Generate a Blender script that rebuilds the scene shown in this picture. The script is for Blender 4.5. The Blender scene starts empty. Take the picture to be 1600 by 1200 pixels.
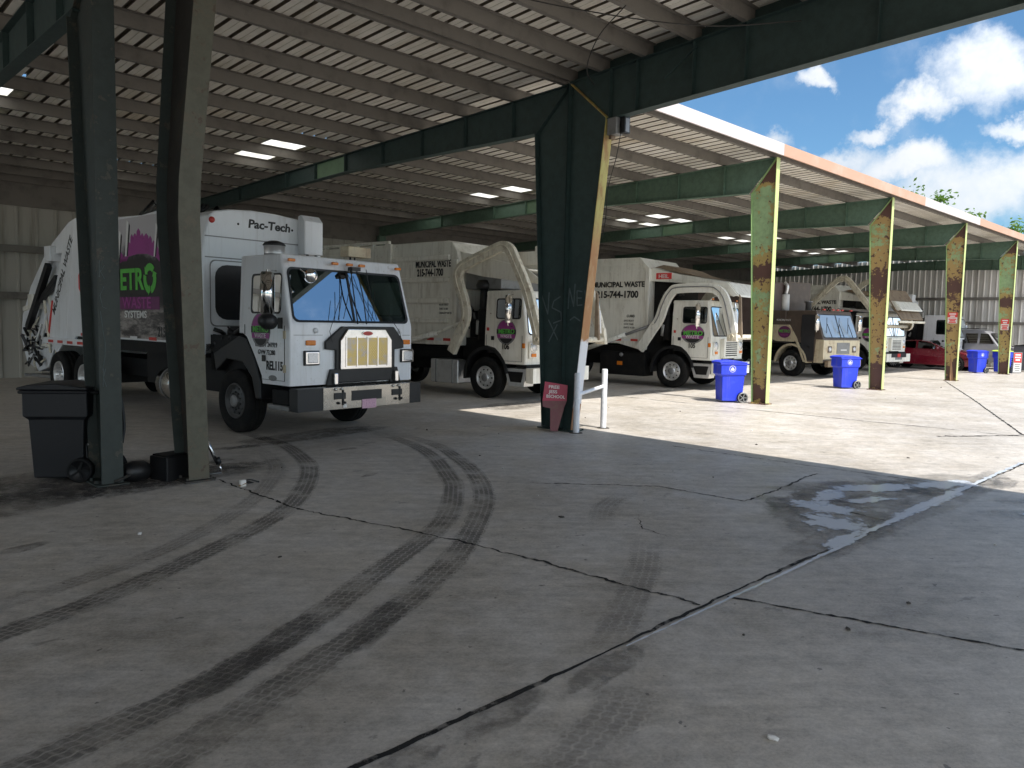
import bpy, bmesh, math, random
from mathutils import Vector, Matrix, noise
R = math.radians
random.seed(7)
SC = bpy.context.scene
COL = SC.collection

# ------------------------------------------------------------------ camera
cam = bpy.data.cameras.new('camera'); camo = bpy.data.objects.new('camera', cam); COL.objects.link(camo)
YAW, PITCH, ROLL, F = 0.79506, -0.08026, 0.02061, 1200.0
d = Vector((math.cos(YAW)*math.cos(PITCH), math.sin(YAW)*math.cos(PITCH), math.sin(PITCH)))
r0 = Vector((math.sin(YAW), -math.cos(YAW), 0)); u0 = r0.cross(d)
c_, s_ = math.cos(ROLL), math.sin(ROLL)
rr_ = c_*r0 + s_*u0; uu_ = -s_*r0 + c_*u0
m = Matrix((rr_, uu_, -d)).transposed().to_4x4(); m.translation = Vector((-2.7149, -9.189, 1.922))
camo.matrix_world = m
cam.sensor_fit = 'HORIZONTAL'; cam.sensor_width = 36; cam.lens = 36*F/1600
cam.clip_start = 0.05; cam.clip_end = 3000
SC.camera = camo

# ------------------------------------------------------------------ light
SUN_EL, SUN_DX = 59.0, 0.02            # sun stands over -Y, a touch towards -X
sv = Vector((-SUN_DX, -math.cos(R(SUN_EL)), math.sin(R(SUN_EL)))).normalized()
sun = bpy.data.lights.new('sun', 'SUN'); sun.energy = 2.3; sun.angle = R(0.5); sun.color = (1, .95, .87)
suno = bpy.data.objects.new('sun', sun); COL.objects.link(suno)
suno.rotation_euler = (-sv).to_track_quat('-Z', 'Y').to_euler(); suno.location = (0, 0, 60)

SC.view_settings.view_transform = 'Standard'; SC.view_settings.look = 'None'
SC.view_settings.exposure = 1.45; SC.view_settings.gamma = 1
SC.render.engine = 'CYCLES'
SC.cycles.use_denoising = True
SC.cycles.max_bounces = 10; SC.cycles.diffuse_bounces = 6; SC.cycles.glossy_bounces = 4
SC.cycles.transparent_max_bounces = 16; SC.cycles.transmission_bounces = 4
SC.cycles.caustics_reflective = False; SC.cycles.caustics_refractive = False
SC.cycles.sample_clamp_indirect = 6

W = bpy.data.worlds.new('World'); SC.world = W; W.use_nodes = True
nt = W.node_tree; nt.nodes.clear()
def N(nt, t, **k):
    n = nt.nodes.new(t)
    for a, b in k.items(): setattr(n, a, b)
    return n
def LK(nt, a, b): nt.links.new(a, b)
def math_(nt, op, a, b=None, clamp=False):
    n = N(nt, 'ShaderNodeMath', operation=op, use_clamp=clamp)
    for i, v in enumerate((a, b)):
        if v is None: continue
        if isinstance(v, (int, float)): n.inputs[i].default_value = v
        else: LK(nt, v, n.inputs[i])
    return n.outputs[0]
sky = N(nt, 'ShaderNodeTexSky', sky_type='NISHITA'); sky.sun_disc = False
sky.sun_elevation = R(SUN_EL); sky.sun_rotation = math.atan2(sv.x, sv.y); sky.altitude = 50
sky.air_density = 1.0; sky.dust_density = .9; sky.ozone_density = 4
SKY_STRENGTH = 0.057
tc = N(nt, 'ShaderNodeTexCoord'); nz = N(nt, 'ShaderNodeTexNoise'); nz.inputs['Scale'].default_value = 7; nz.inputs['Detail'].default_value = 9
nz.inputs['Roughness'].default_value = .62
LK(nt, tc.outputs['Generated'], nz.inputs['Vector'])
vm = N(nt, 'ShaderNodeVectorMath', operation='SUBTRACT'); LK(nt, nz.outputs['Color'], vm.inputs[0]); vm.inputs[1].default_value = (.5, .5, .5)
vs = N(nt, 'ShaderNodeVectorMath', operation='SCALE'); LK(nt, vm.outputs[0], vs.inputs[0]); vs.inputs['Scale'].default_value = .16
va = N(nt, 'ShaderNodeVectorMath', operation='ADD'); LK(nt, tc.outputs['Generated'], va.inputs[0]); LK(nt, vs.outputs[0], va.inputs[1])
def pix_dir(px, py):
    return (rr_*((px-800)/F) - uu_*((py-600)/F) + d).normalized()
# the cumulus of the photographed sky: each cloud a soft ellipsoid of directions, ragged by noise
CLOUDS = [((1530, 110), .062, .050), ((1440, 165), .040, .030), ((1290, 122), .030, .018), ((1590, 190), .04, .02), ((1365, 210), .035, .018),
          ((1300, 262), .075, .030), ((1420, 272), .085, .030), ((1560, 300), .11, .055), ((1500, 340), .09, .035), ((1185, 225), .05, .02),
          ((2000, 100), .2, .16)]
FILL_CLOUDS = [((.35, -.85, .22), .5, .16), ((-.5, -.85, .3), .5, .22), ((-.2, -.6, .75), .5, .3), ((-1, -.3, .35), .6, .25), ((-.8, .6, .4), .6, .3), ((.75, -.75, .16), .35, .10), ((-.75, -.6, .16), .4, .12), ((.1, .9, .6), .6, .3)]  # unseen clouds added out of frame to lift the shade
dens = None
for c, sx, sy in [(pix_dir(*p), a*.88, b_*.88) for p, a, b_ in CLOUDS]+[(Vector(p).normalized(), a, b_) for p, a, b_ in FILL_CLOUDS]:
    rt = c.cross(Vector((0, 0, 1))).normalized(); up = rt.cross(c)
    dv = N(nt, 'ShaderNodeVectorMath', operation='SUBTRACT'); LK(nt, va.outputs[0], dv.inputs[0]); dv.inputs[1].default_value = c
    acc = None
    for ax, s in ((rt, sx), (up, sy), (c, .25)):
        dt = N(nt, 'ShaderNodeVectorMath', operation='DOT_PRODUCT'); LK(nt, dv.outputs[0], dt.inputs[0]); dt.inputs[1].default_value = ax/s
        q = math_(nt, 'MULTIPLY', dt.outputs['Value'], dt.outputs['Value'])
        acc = q if acc is None else math_(nt, 'ADD', acc, q)
    f = math_(nt, 'SUBTRACT', 1.15, acc, True)
    dens = f if dens is None else math_(nt, 'MAXIMUM', dens, f)
nz2 = N(nt, 'ShaderNodeTexNoise'); nz2.inputs['Scale'].default_value = 12; nz2.inputs['Detail'].default_value = 8; nz2.inputs['Roughness'].default_value = .6
LK(nt, tc.outputs['Generated'], nz2.inputs['Vector'])
ragged = math_(nt, 'ADD', dens, math_(nt, 'MULTIPLY', math_(nt, 'SUBTRACT', nz2.outputs['Fac'], .5), 1.5))
fac = N(nt, 'ShaderNodeMapRange', interpolation_type='SMOOTHSTEP'); LK(nt, ragged, fac.inputs['Value'])
fac.inputs['From Min'].default_value = -.08; fac.inputs['From Max'].default_value = 1.25
cl = N(nt, 'ShaderNodeMapRange'); LK(nt, nz2.outputs['Fac'], cl.inputs['Value']); cl.inputs['From Min'].default_value = .3; cl.inputs['From Max'].default_value = .65
cl.inputs['To Min'].default_value = .8; cl.inputs['To Max'].default_value = 1.0
cmix = N(nt, 'ShaderNodeMixRGB'); cmix.inputs[1].default_value = (.23, .265, .30, 1); cmix.inputs[2].default_value = (.355, .36, .365, 1); LK(nt, cl.outputs[0], cmix.inputs[0])
bgs = N(nt, 'ShaderNodeBackground'); bgs.inputs['Strength'].default_value = SKY_STRENGTH; tint = N(nt, 'ShaderNodeMixRGB', blend_type='MULTIPLY'); tint.inputs[0].default_value = 1; tint.inputs[2].default_value = (.66, .90, .98, 1); LK(nt, sky.outputs[0], tint.inputs[1]); LK(nt, tint.outputs[0], bgs.inputs['Color'])
bgc = N(nt, 'ShaderNodeBackground'); sd = N(nt, 'ShaderNodeVectorMath', operation='DOT_PRODUCT'); LK(nt, tc.outputs['Generated'], sd.inputs[0]); sd.inputs[1].default_value = sv
# clouds nearer the sun shine brighter, raised to light the shaded side
glow = math_(nt, 'ADD', 1.0, math_(nt, 'MULTIPLY', math_(nt, 'POWER', math_(nt, 'MAXIMUM', math_(nt, 'ADD', sd.outputs['Value'], .1), 0), 1.5), 3.6)); LK(nt, glow, bgc.inputs['Strength']); LK(nt, cmix.outputs[0], bgc.inputs['Color'])
mx = N(nt, 'ShaderNodeMixShader'); LK(nt, math_(nt, 'MULTIPLY', fac.outputs[0], .93), mx.inputs[0]); LK(nt, bgs.outputs[0], mx.inputs[1]); LK(nt, bgc.outputs[0], mx.inputs[2])
wo = N(nt, 'ShaderNodeOutputWorld'); LK(nt, mx.outputs[0], wo.inputs['Surface'])

# ------------------------------------------------------------------ materials
MATS = {}
def new_mat(name):
    m = bpy.data.materials.new(name); m.use_nodes = True; MATS[name] = m
    return m, m.node_tree, m.node_tree.nodes['Principled BSDF']
def noise_n(nt, scale, detail=5, rough=.6, coord='Object', vec=None, stretch=None):
    n = N(nt, 'ShaderNodeTexNoise'); n.inputs['Scale'].default_value = scale; n.inputs['Detail'].default_value = detail; n.inputs['Roughness'].default_value = rough
    if vec is None:
        t = N(nt, 'ShaderNodeTexCoord'); vec = t.outputs[coord]
    if stretch:
        mp = N(nt, 'ShaderNodeMapping'); mp.inputs['Scale'].default_value = stretch; LK(nt, vec, mp.inputs['Vector']); vec = mp.outputs[0]
    LK(nt, vec, n.inputs['Vector'])
    return n.outputs['Fac']
def ramp(nt, v, lo, hi, smooth=True):
    n = N(nt, 'ShaderNodeMapRange', interpolation_type='SMOOTHSTEP' if smooth else 'LINEAR'); LK(nt, v, n.inputs['Value'])
    n.inputs['From Min'].default_value = lo; n.inputs['From Max'].default_value = hi
    return n.outputs[0]
def mixc(nt, f, a, b):
    n = N(nt, 'ShaderNodeMixRGB')
    if isinstance(f, (int, float)): n.inputs[0].default_value = f
    else: LK(nt, f, n.inputs[0])
    for i, v in ((1, a), (2, b)):
        if isinstance(v, tuple): n.inputs[i].default_value = (*v[:3], 1)
        else: LK(nt, v, n.inputs[i])
    return n.outputs[0]
def bump(nt, b, h, strength=.3, dist=.02):
    n = N(nt, 'ShaderNodeBump'); n.inputs['Strength'].default_value = strength; n.inputs['Distance'].default_value = dist
    LK(nt, h, n.inputs['Height']); LK(nt, n.outputs[0], b.inputs['Normal'])
def P(name, col, rough=.5, metal=0, dirt=None, amt=.5, scale=3, coat=0, stretch=None, spec=None, bmp=0, lo=.45, hi=.75, streak=None):
    m, nt, b = new_mat(name)
    b.inputs['Roughness'].default_value = rough; b.inputs['Metallic'].default_value = metal
    if coat: b.inputs['Coat Weight'].default_value = coat; b.inputs['Coat Roughness'].default_value = .08
    if spec is not None: b.inputs['Specular IOR Level'].default_value = spec
    f = noise_n(nt, scale, 6, .65, stretch=stretch)
    dc = dirt if dirt else tuple(c*.7 for c in col)
    fm = math_(nt, 'MULTIPLY', ramp(nt, f, lo, hi), amt)
    cc = mixc(nt, fm, col, dc)
    if streak:                              # run-down dirt, scuffs and small rust spots
        sn = noise_n(nt, 2.6, 7, .7, stretch=(4, 4, .22)); sp_n = noise_n(nt, 11, 6, .75); rs = noise_n(nt, 5, 4, .6)
        cc = mixc(nt, math_(nt, 'MULTIPLY', ramp(nt, sn, .50, .72), streak), cc, (.27, .23, .17))
        cc = mixc(nt, math_(nt, 'MULTIPLY', ramp(nt, sp_n, .60, .72), streak*.9), cc, (.24, .19, .14))
        cc = mixc(nt, math_(nt, 'MULTIPLY', math_(nt, 'MULTIPLY', ramp(nt, sp_n, .58, .64), ramp(nt, rs, .58, .66)), streak*1.6, True), cc, (.20, .085, .035))
    LK(nt, cc, b.inputs['Base Color'])
    rg = math_(nt, 'ADD', math_(nt, 'MULTIPLY', f, .25), rough-.12, True); LK(nt, rg, b.inputs['Roughness'])
    if bmp: bump(nt, b, noise_n(nt, scale*12, 4), bmp, .004)
    return m
white = P('white_paint', (.80, .82, .85), .32, 0, (.5, .5, .5), .35, 2.2, coat=.4, stretch=(1, 1, .5), streak=.22)
cream = P('cream_paint', (.85, .825, .745), .4, 0, (.42, .37, .27), .5, 1.7, coat=.2, stretch=(2, 2, .5), streak=.42)
cream_arm = P('worn_cream_paint', (.78, .73, .60), .45, 0, (.30, .19, .10), .6, 5, streak=.6)
creamw = P('pale_cream_paint', (.82, .81, .74), .42, 0, (.45, .42, .35), .45, 1.9, coat=.2, stretch=(2, 2, .5), streak=.42)
tan = P('faded_tan_paint', (.62, .54, .38), .5, 0, (.32, .19, .10), .6, 4, streak=.6)
brown = P('brown_paint', (.10, .075, .06), .5, 0, (.2, .15, .12), .5, 3)
mauve = P('faded_brown_paint', (.17, .13, .12), .55, 0, (.10, .07, .06), .6, 2)
black = P('black_plastic', (.009, .009, .010), .45, 0, (.025, .025, .025), .5, 6)
chassis = P('black_chassis', (.008, .008, .0085), .65, 0, (.028, .025, .021), .6, 5, spec=.25)
rubber = P('tyre_rubber', (.012, .012, .012), .85, 0, (.04, .036, .032), .6, 4, bmp=.3, spec=.2)
rim_dark = P('dark_rim', (.10, .10, .10), .45, .6, (.05, .045, .04), .6, 6)  # darker rim metal for the foreground truck's front wheels
steel = P('polished_steel', (.62, .62, .62), .22, 1, (.4, .4, .4), .5, 6)
chrome = P('chrome', (.75, .74, .72), .1, 1, (.5, .5, .5), .3, 5)
alu = P('brushed_aluminium', (.74, .74, .74), .36, .75, (.42, .41, .40), .5, 5)
greysteel = P('grey_steel', (.25, .25, .25), .45, .3, (.12, .11, .10), .5, 5)
dark_in = P('dark_interior', (.03, .03, .033), .8, 0)
seatm = P('seat_cloth', (.06, .065, .07), .9, 0)
amber = P('amber_lens', (.75, .22, .02), .25, 0, (.6, .15, .02), .3, 20)
redm = P('red_lens', (.55, .04, .03), .3, 0, (.4, .03, .02), .3, 20)
lens = P('clear_lens', (.75, .76, .78), .12, .2, (.35, .36, .38), .8, 40)
inkk = P('black_lettering', (.02, .02, .02), .5, 0)
inkw = P('white_lettering', (.75, .75, .74), .5, 0)
inkg = P('green_lettering', (.11, .50, .07), .45, 0)
inkp = P('purple_lettering', (.32, .05, .25), .45, 0)
inkpd = P('dull_purple_lettering', (.16, .03, .12), .5, 0)
grey_body = P('silver_grey_paint', (.22, .22, .24), .35, 0, (.3, .29, .28), .4, 4, coat=.3)
redcar = P('dark_red_car_paint', (.19, .008, .022), .25, .15, (.16, .008, .018), .4, 5, coat=1)
blue = P('blue_plastic', (.020, .050, .70), .5, 0, (.05, .09, .55), .6, 5, streak=.18)
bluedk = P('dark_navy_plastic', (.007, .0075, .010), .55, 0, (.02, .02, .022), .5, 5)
lime = P('lime_plastic', (.55, .75, .08), .45, 0)
wood = P('weathered_wood', (.36, .20, .11), .8, 0, (.2, .11, .06), .7, 6, stretch=(6, 6, .6))
redsign = P('faded_red_sign', (.42, .035, .075), .5, 0, (.32, .10, .10), .5, 4)
tansign = P('peeled_sign', (.20, .075, .08), .7, 0, (.20, .14, .10), .9, 7)
signred = P('sign_red', (.72, .05, .05), .5, 0, (.6, .1, .08), .4, 8)
signwhite = P('sign_white', (.75, .73, .70), .55, 0, (.5, .45, .38), .5, 8)
cardboard = P('cardboard', (.42, .31, .19), .85, 0)
rustplate = P('rusty_plate', (.26, .20, .14), .7, .2, (.12, .07, .04), .8, 4)
platepink = P('plate_pink', (.62, .38, .48), .45, 0, (.35, .15, .28), .8, 40)
grille_mesh = P('bronze_mesh', (.50, .36, .10), .35, .8, (.34, .34, .42), .9, 5)
pipe_white = P('white_pipe_paint', (.74, .75, .78), .5, 0, (.45, .47, .52), .6, 6)
purlinm = P('grey_primer', (.19, .175, .155), .7, .0, (.10, .09, .08), .7, 2.5)
cable_m = P('cable', (.03, .028, .025), .7)
concrete_old = P('dirt', (.09, .08, .07), .95)

def glass_mat(name, tint, refl, sheen=0):
    m, nt, b = new_mat(name); nt.nodes.remove(b)
    out = nt.nodes['Material Output']
    tr = N(nt, 'ShaderNodeBsdfTransparent'); tr.inputs[0].default_value = (*tint, 1)
    gl = N(nt, 'ShaderNodeBsdfGlossy'); gl.inputs['Roughness'].default_value = .015; gl.inputs[0].default_value = (.92, .96, 1, 1)
    fr = N(nt, 'ShaderNodeFresnel'); fr.inputs[0].default_value = 1.5
    fc = math_(nt, 'ADD', math_(nt, 'MULTIPLY', fr.outputs[0], 1.6), refl, True)
    mxs = N(nt, 'ShaderNodeMixShader'); LK(nt, fc, mxs.inputs[0]); LK(nt, tr.outputs[0], mxs.inputs[1]); LK(nt, gl.outputs[0], mxs.inputs[2])
    if sheen:  # pale diffuse tone painted in for reflected cloud
        df = N(nt, 'ShaderNodeBsdfDiffuse'); df.inputs[0].default_value = (.66, .72, .74, 1); m2 = N(nt, 'ShaderNodeMixShader'); m2.inputs[0].default_value = sheen
        LK(nt, mxs.outputs[0], m2.inputs[1]); LK(nt, df.outputs[0], m2.inputs[2]); mxs = m2
    LK(nt, mxs.outputs[0], out.inputs['Surface'])
    return m
glass = glass_mat('window_glass', (.22, .32, .30), .03)
wind = glass_mat('windshield_glass', (.40, .48, .50), .42)
wind_sheen = glass_mat('pale_sheen_windshield_glass', (.40, .48, .50), .5, sheen=.40)  # its paleness imitates a bright sky reflection

def steel_green(name, green, rust, ochre, rust_amt, z_rust=None):
    m, nt, b = new_mat(name)
    f1 = noise_n(nt, 1.4, 6, .65); f2 = noise_n(nt, 7, 6, .7); f3 = noise_n(nt, 18, 5, .7)
    t = N(nt, 'ShaderNodeTexCoord'); sp = N(nt, 'ShaderNodeSeparateXYZ'); LK(nt, t.outputs['Object'], sp.inputs[0])
    big = math_(nt, 'ADD', math_(nt, 'MULTIPLY', f1, .6), math_(nt, 'MULTIPLY', f2, .55))
    if z_rust:                                  # paint is worn off a band of the column's height
        for z0, hw, w in z_rust:
            q = math_(nt, 'SUBTRACT', 1.0, math_(nt, 'DIVIDE', math_(nt, 'ABSOLUTE', math_(nt, 'SUBTRACT', sp.outputs[2], z0)), hw), True)
            big = math_(nt, 'ADD', big, math_(nt, 'MULTIPLY', q, w))
    rmask = ramp(nt, big, .72-rust_amt, .76-rust_amt)
    omask = ramp(nt, math_(nt, 'ADD', big, math_(nt, 'MULTIPLY', f3, .3)), .80-rust_amt, .86-rust_amt)
    spots = ramp(nt, noise_n(nt, 9, 3, .5), .60, .64)
    g = mixc(nt, ramp(nt, f2, .35, .7), green, tuple(c*.72 for c in green))
    col = mixc(nt, omask, g, ochre)
    col = mixc(nt, math_(nt, 'MAXIMUM', math_(nt, 'MULTIPLY', spots, omask), ramp(nt, big, .86-rust_amt, .9-rust_amt)), col, rust)
    LK(nt, col, b.inputs['Base Color']); b.inputs['Roughness'].default_value = .6
    bump(nt, b, f3, .25, .003)
    return m
green_dark = steel_green('shade_green_steel', (.038, .068, .064), (.05, .035, .028), (.04, .05, .036), -.12)  # green steel darkened in colour for the frames standing in shade
green_shade = steel_green('deep_shade_green_steel', (.036, .046, .041), (.06, .048, .038), (.075, .072, .055), .02)  # near-black copy of the green, shade put into its colour
brown_web = steel_green('dark_brown_steel', (.05, .045, .04), (.07, .05, .038), (.06, .055, .045), .05)  # darker than the flange of the same column
flange_old = steel_green('weathered_flange_steel', (.115, .11, .08), (.09, .065, .045), (.12, .105, .075), .05)
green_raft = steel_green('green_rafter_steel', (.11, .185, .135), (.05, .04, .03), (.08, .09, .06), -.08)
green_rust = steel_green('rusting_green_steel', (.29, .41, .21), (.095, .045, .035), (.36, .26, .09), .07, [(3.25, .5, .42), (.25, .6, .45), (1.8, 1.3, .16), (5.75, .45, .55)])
green_rust2 = steel_green('heavily_rusted_steel', (.28, .38, .19), (.095, .045, .035), (.36, .24, .09), .105, [(3.55, 1.1, .33), (.4, .9, .38), (5.75, .5, .45), (1.9, 1.0, .12)])
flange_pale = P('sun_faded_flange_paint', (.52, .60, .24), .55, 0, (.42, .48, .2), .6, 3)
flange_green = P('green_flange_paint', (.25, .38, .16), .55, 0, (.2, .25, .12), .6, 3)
splice_skylit = P('skylit_green_steel', (.12, .20, .12), .6, 0, (.08, .11, .07), .6, 4)  # lighter green paints in the skylight falling on the rafter
def flange_banded():
    m, nt, b = new_mat('flange_painted_in_bands')
    t = N(nt, 'ShaderNodeTexCoord'); sp = N(nt, 'ShaderNodeSeparateXYZ'); LK(nt, t.outputs['Object'], sp.inputs[0])
    z = math_(nt, 'ADD', sp.outputs[2], math_(nt, 'MULTIPLY', noise_n(nt, 9), .25))
    f = noise_n(nt, 5, 6, .7, stretch=(1, 1, .3))
    yel = mixc(nt, ramp(nt, f, .42, .62), (.50, .44, .14), (.36, .2, .07))
    org = mixc(nt, ramp(nt, f, .4, .6), (.42, .20, .08), (.48, .30, .14))
    c = mixc(nt, ramp(nt, z, 3.2, 4.0), org, yel)
    c = mixc(nt, ramp(nt, z, 1.78, 1.70), c, (.78, .78, .80))
    c = mixc(nt, ramp(nt, z, .62, .58), c, (.36, .19, .10))
    LK(nt, c, b.inputs['Base Color']); b.inputs['Roughness'].default_value = .6
    return m
flange_band = flange_banded()

def roof_mat():
    m, nt, b = new_mat('roof_deck_underside')
    f = noise_n(nt, .6, 6, .6); g = noise_n(nt, 5, 5, .6, stretch=(1, .2, 1)); h = noise_n(nt, .18, 4, .6)
    col = mixc(nt, ramp(nt, f, .35, .7), (.86, .83, .76), (.70, .66, .58))
    col = mixc(nt, math_(nt, 'MULTIPLY', ramp(nt, g, .5, .7), .45), col, (.45, .38, .28))
    col = mixc(nt, math_(nt, 'MULTIPLY', ramp(nt, h, .56, .66), .4), col, (.45, .33, .16))
    LK(nt, col, b.inputs['Base Color']); b.inputs['Roughness'].default_value = .7
    return m
roofm = roof_mat()
roofrib = P('roof_rib_shade', (.20, .17, .13), .8, 0, (.10, .08, .06), .6, 2)  # recess given a darker colour to deepen its shade
def skylight_mat():
    m, nt, b = new_mat('translucent_fibreglass'); nt.nodes.remove(b)
    tl = N(nt, 'ShaderNodeBsdfTranslucent'); df = N(nt, 'ShaderNodeBsdfDiffuse'); mxs = N(nt, 'ShaderNodeMixShader')
    f = noise_n(nt, 4, 7, .7)
    LK(nt, mixc(nt, ramp(nt, f, .4, .66), (.85, .84, .78), (.55, .52, .42)), tl.inputs[0]); df.inputs[0].default_value = (.7, .7, .66, 1); mxs.inputs[0].default_value = .2
    LK(nt, tl.outputs[0], mxs.inputs[1]); LK(nt, df.outputs[0], mxs.inputs[2]); LK(nt, mxs.outputs[0], nt.nodes['Material Output'].inputs['Surface'])
    return m
skym = skylight_mat()
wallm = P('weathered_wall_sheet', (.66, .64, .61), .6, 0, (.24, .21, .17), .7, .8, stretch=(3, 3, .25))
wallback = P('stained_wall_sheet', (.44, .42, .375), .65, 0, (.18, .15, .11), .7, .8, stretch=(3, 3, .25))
fasc_w = P('pinkish_white_fascia', (.60, .54, .53), .5, 0, (.6, .5, .46), .5, 1.5)
fasc_o = P('rusted_orange_fascia', (.50, .30, .21), .6, 0, (.52, .40, .33), .6, 1.2)

def ground_mat():
    m, nt, b = new_mat('concrete')
    t = N(nt, 'ShaderNodeTexCoord'); v = t.outputs['Object']
    mp = N(nt, 'ShaderNodeMapping'); mp.inputs['Rotation'].default_value = (0, 0, R(43)); LK(nt, v, mp.inputs['Vector']); vr = mp.outputs[0]   # the way the slab was trowelled
    big = noise_n(nt, .25, 6, .6, vec=v); mid = noise_n(nt, 1.3, 9, .68, vec=v); fine = noise_n(nt, 7, 10, .74, vec=v); grit = noise_n(nt, 42, 6, .8, vec=v)
    streak = noise_n(nt, 3.2, 9, .72, vec=vr, stretch=(.35, 1.7, 1)); scr = noise_n(nt, 8, 9, .78, vec=vr, stretch=(.2, 2.2, 1)); blot = noise_n(nt, 3.0, 5, .6, vec=v, stretch=(.7, 1.3, 1)); drip = noise_n(nt, 11, 3, .5, vec=v)
    val = None
    for n, a in ((big, .9), (mid, 1.0), (fine, 1.15), (grit, 1.2), (streak, .75), (scr, .6)):
        q = math_(nt, 'MULTIPLY', math_(nt, 'SUBTRACT', n, .5), a); val = q if val is None else math_(nt, 'ADD', val, q)
    gain = math_(nt, 'MAXIMUM', math_(nt, 'ADD', 1.0, val), .38)
    base = mixc(nt, ramp(nt, mid, .35, .65), (.475, .43, .372), (.445, .415, .38))
    vmul = N(nt, 'ShaderNodeVectorMath', operation='SCALE'); LK(nt, base, vmul.inputs[0]); LK(nt, gain, vmul.inputs['Scale']); col = vmul.outputs[0]
    col = mixc(nt, math_(nt, 'MULTIPLY', ramp(nt, math_(nt, 'ADD', blot, math_(nt, 'MULTIPLY', math_(nt, 'SUBTRACT', fine, .5), .35)), .64, .72), .55), col, (.10, .093, .088))
    col = mixc(nt, math_(nt, 'MULTIPLY', ramp(nt, drip, .70, .73), .7), col, (.08, .075, .07))
    col = mixc(nt, math_(nt, 'MULTIPLY', ramp(nt, grit, .60, .68), .55), col, (.13, .12, .112))
    col = mixc(nt, math_(nt, 'MULTIPLY', ramp(nt, grit, .38, .31), .5), col, (.70, .66, .60))
    LK(nt, col, b.inputs['Base Color'])
    rg = math_(nt, 'ADD', math_(nt, 'MULTIPLY', mid, .5), .26); LK(nt, rg, b.inputs['Roughness'])
    b.inputs['Specular IOR Level'].default_value = .45
    bump(nt, b, math_(nt, 'ADD', math_(nt, 'MULTIPLY', fine, .6), math_(nt, 'MULTIPLY', grit, .5)), .5, .006)
    return m
groundm = ground_mat()
def mark_mat(name, col, amt, tread=True, scale=2.0, rough=.6):
    """rubber or oil left on the concrete: patchy, with tread ribs along the ribbon"""
    m, nt, b = new_mat(name); out = nt.nodes['Material Output']
    b.inputs['Base Color'].default_value = (*col, 1); b.inputs['Roughness'].default_value = rough
    uv = N(nt, 'ShaderNodeUVMap'); sp = N(nt, 'ShaderNodeSeparateXYZ'); LK(nt, uv.outputs[0], sp.inputs[0])
    t = N(nt, 'ShaderNodeTexCoord')
    n1 = noise_n(nt, scale, 6, .7, vec=t.outputs['Object']); n2 = noise_n(nt, 14, 6, .7, vec=t.outputs['Object'])
    edge = ramp(nt, math_(nt, 'ADD', math_(nt, 'ABSOLUTE', sp.outputs[1]), math_(nt, 'MULTIPLY', math_(nt, 'SUBTRACT', math_(nt, 'ADD', math_(nt, 'MULTIPLY', n1, .6), math_(nt, 'MULTIPLY', n2, .5)), .55), 1.1)), 1.0, .78)
    a = math_(nt, 'MULTIPLY', edge, math_(nt, 'ADD', ramp(nt, n1, .36, .62), .25, True))
    if tread:
        ribs = ramp(nt, math_(nt, 'ABSOLUTE', math_(nt, 'SINE', math_(nt, 'ADD', math_(nt, 'MULTIPLY', sp.outputs[1], 7.9), math_(nt, 'MULTIPLY', math_(nt, 'SINE', math_(nt, 'MULTIPLY', sp.outputs[0], 75)), .35)))), .12, .5)
        lug = ramp(nt, math_(nt, 'ADD', math_(nt, 'SINE', math_(nt, 'ADD', math_(nt, 'MULTIPLY', sp.outputs[0], 110), math_(nt, 'MULTIPLY', sp.outputs[1], 3))), math_(nt, 'MULTIPLY', n2, 1.4)), -.4, .6)
        a = math_(nt, 'MULTIPLY', a, math_(nt, 'ADD', math_(nt, 'MULTIPLY', ribs, .72), .28))
        a = math_(nt, 'MULTIPLY', a, math_(nt, 'ADD', math_(nt, 'MULTIPLY', lug, .42), .58))
    # fade towards the ribbon's two ends (uv z is unused, so the fade rides in the second map)
    uv2 = N(nt, 'ShaderNodeUVMap'); uv2.uv_map = 'fade'; s2 = N(nt, 'ShaderNodeSeparateXYZ'); LK(nt, uv2.outputs[0], s2.inputs[0])
    a = math_(nt, 'MULTIPLY', math_(nt, 'MULTIPLY', a, s2.outputs[0]), amt, True)
    tr = N(nt, 'ShaderNodeBsdfTransparent'); mxs = N(nt, 'ShaderNodeMixShader')
    LK(nt, a, mxs.inputs[0]); LK(nt, tr.outputs[0], mxs.inputs[1]); LK(nt, b.outputs[0], mxs.inputs[2]); LK(nt, mxs.outputs[0], out.inputs['Surface'])
    return m
trackm = mark_mat('tyre_rubber_mark', (.08, .073, .068), .50)
trackfaint = mark_mat('faint_tyre_mark', (.12, .11, .105), .26)
oilm = mark_mat('oil_stain', (.08, .072, .068), .38, False, 4.5, .5)
crackm = mark_mat('crack_line', (.012, .011, .01), 1.25, False, 5, .95)
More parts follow.
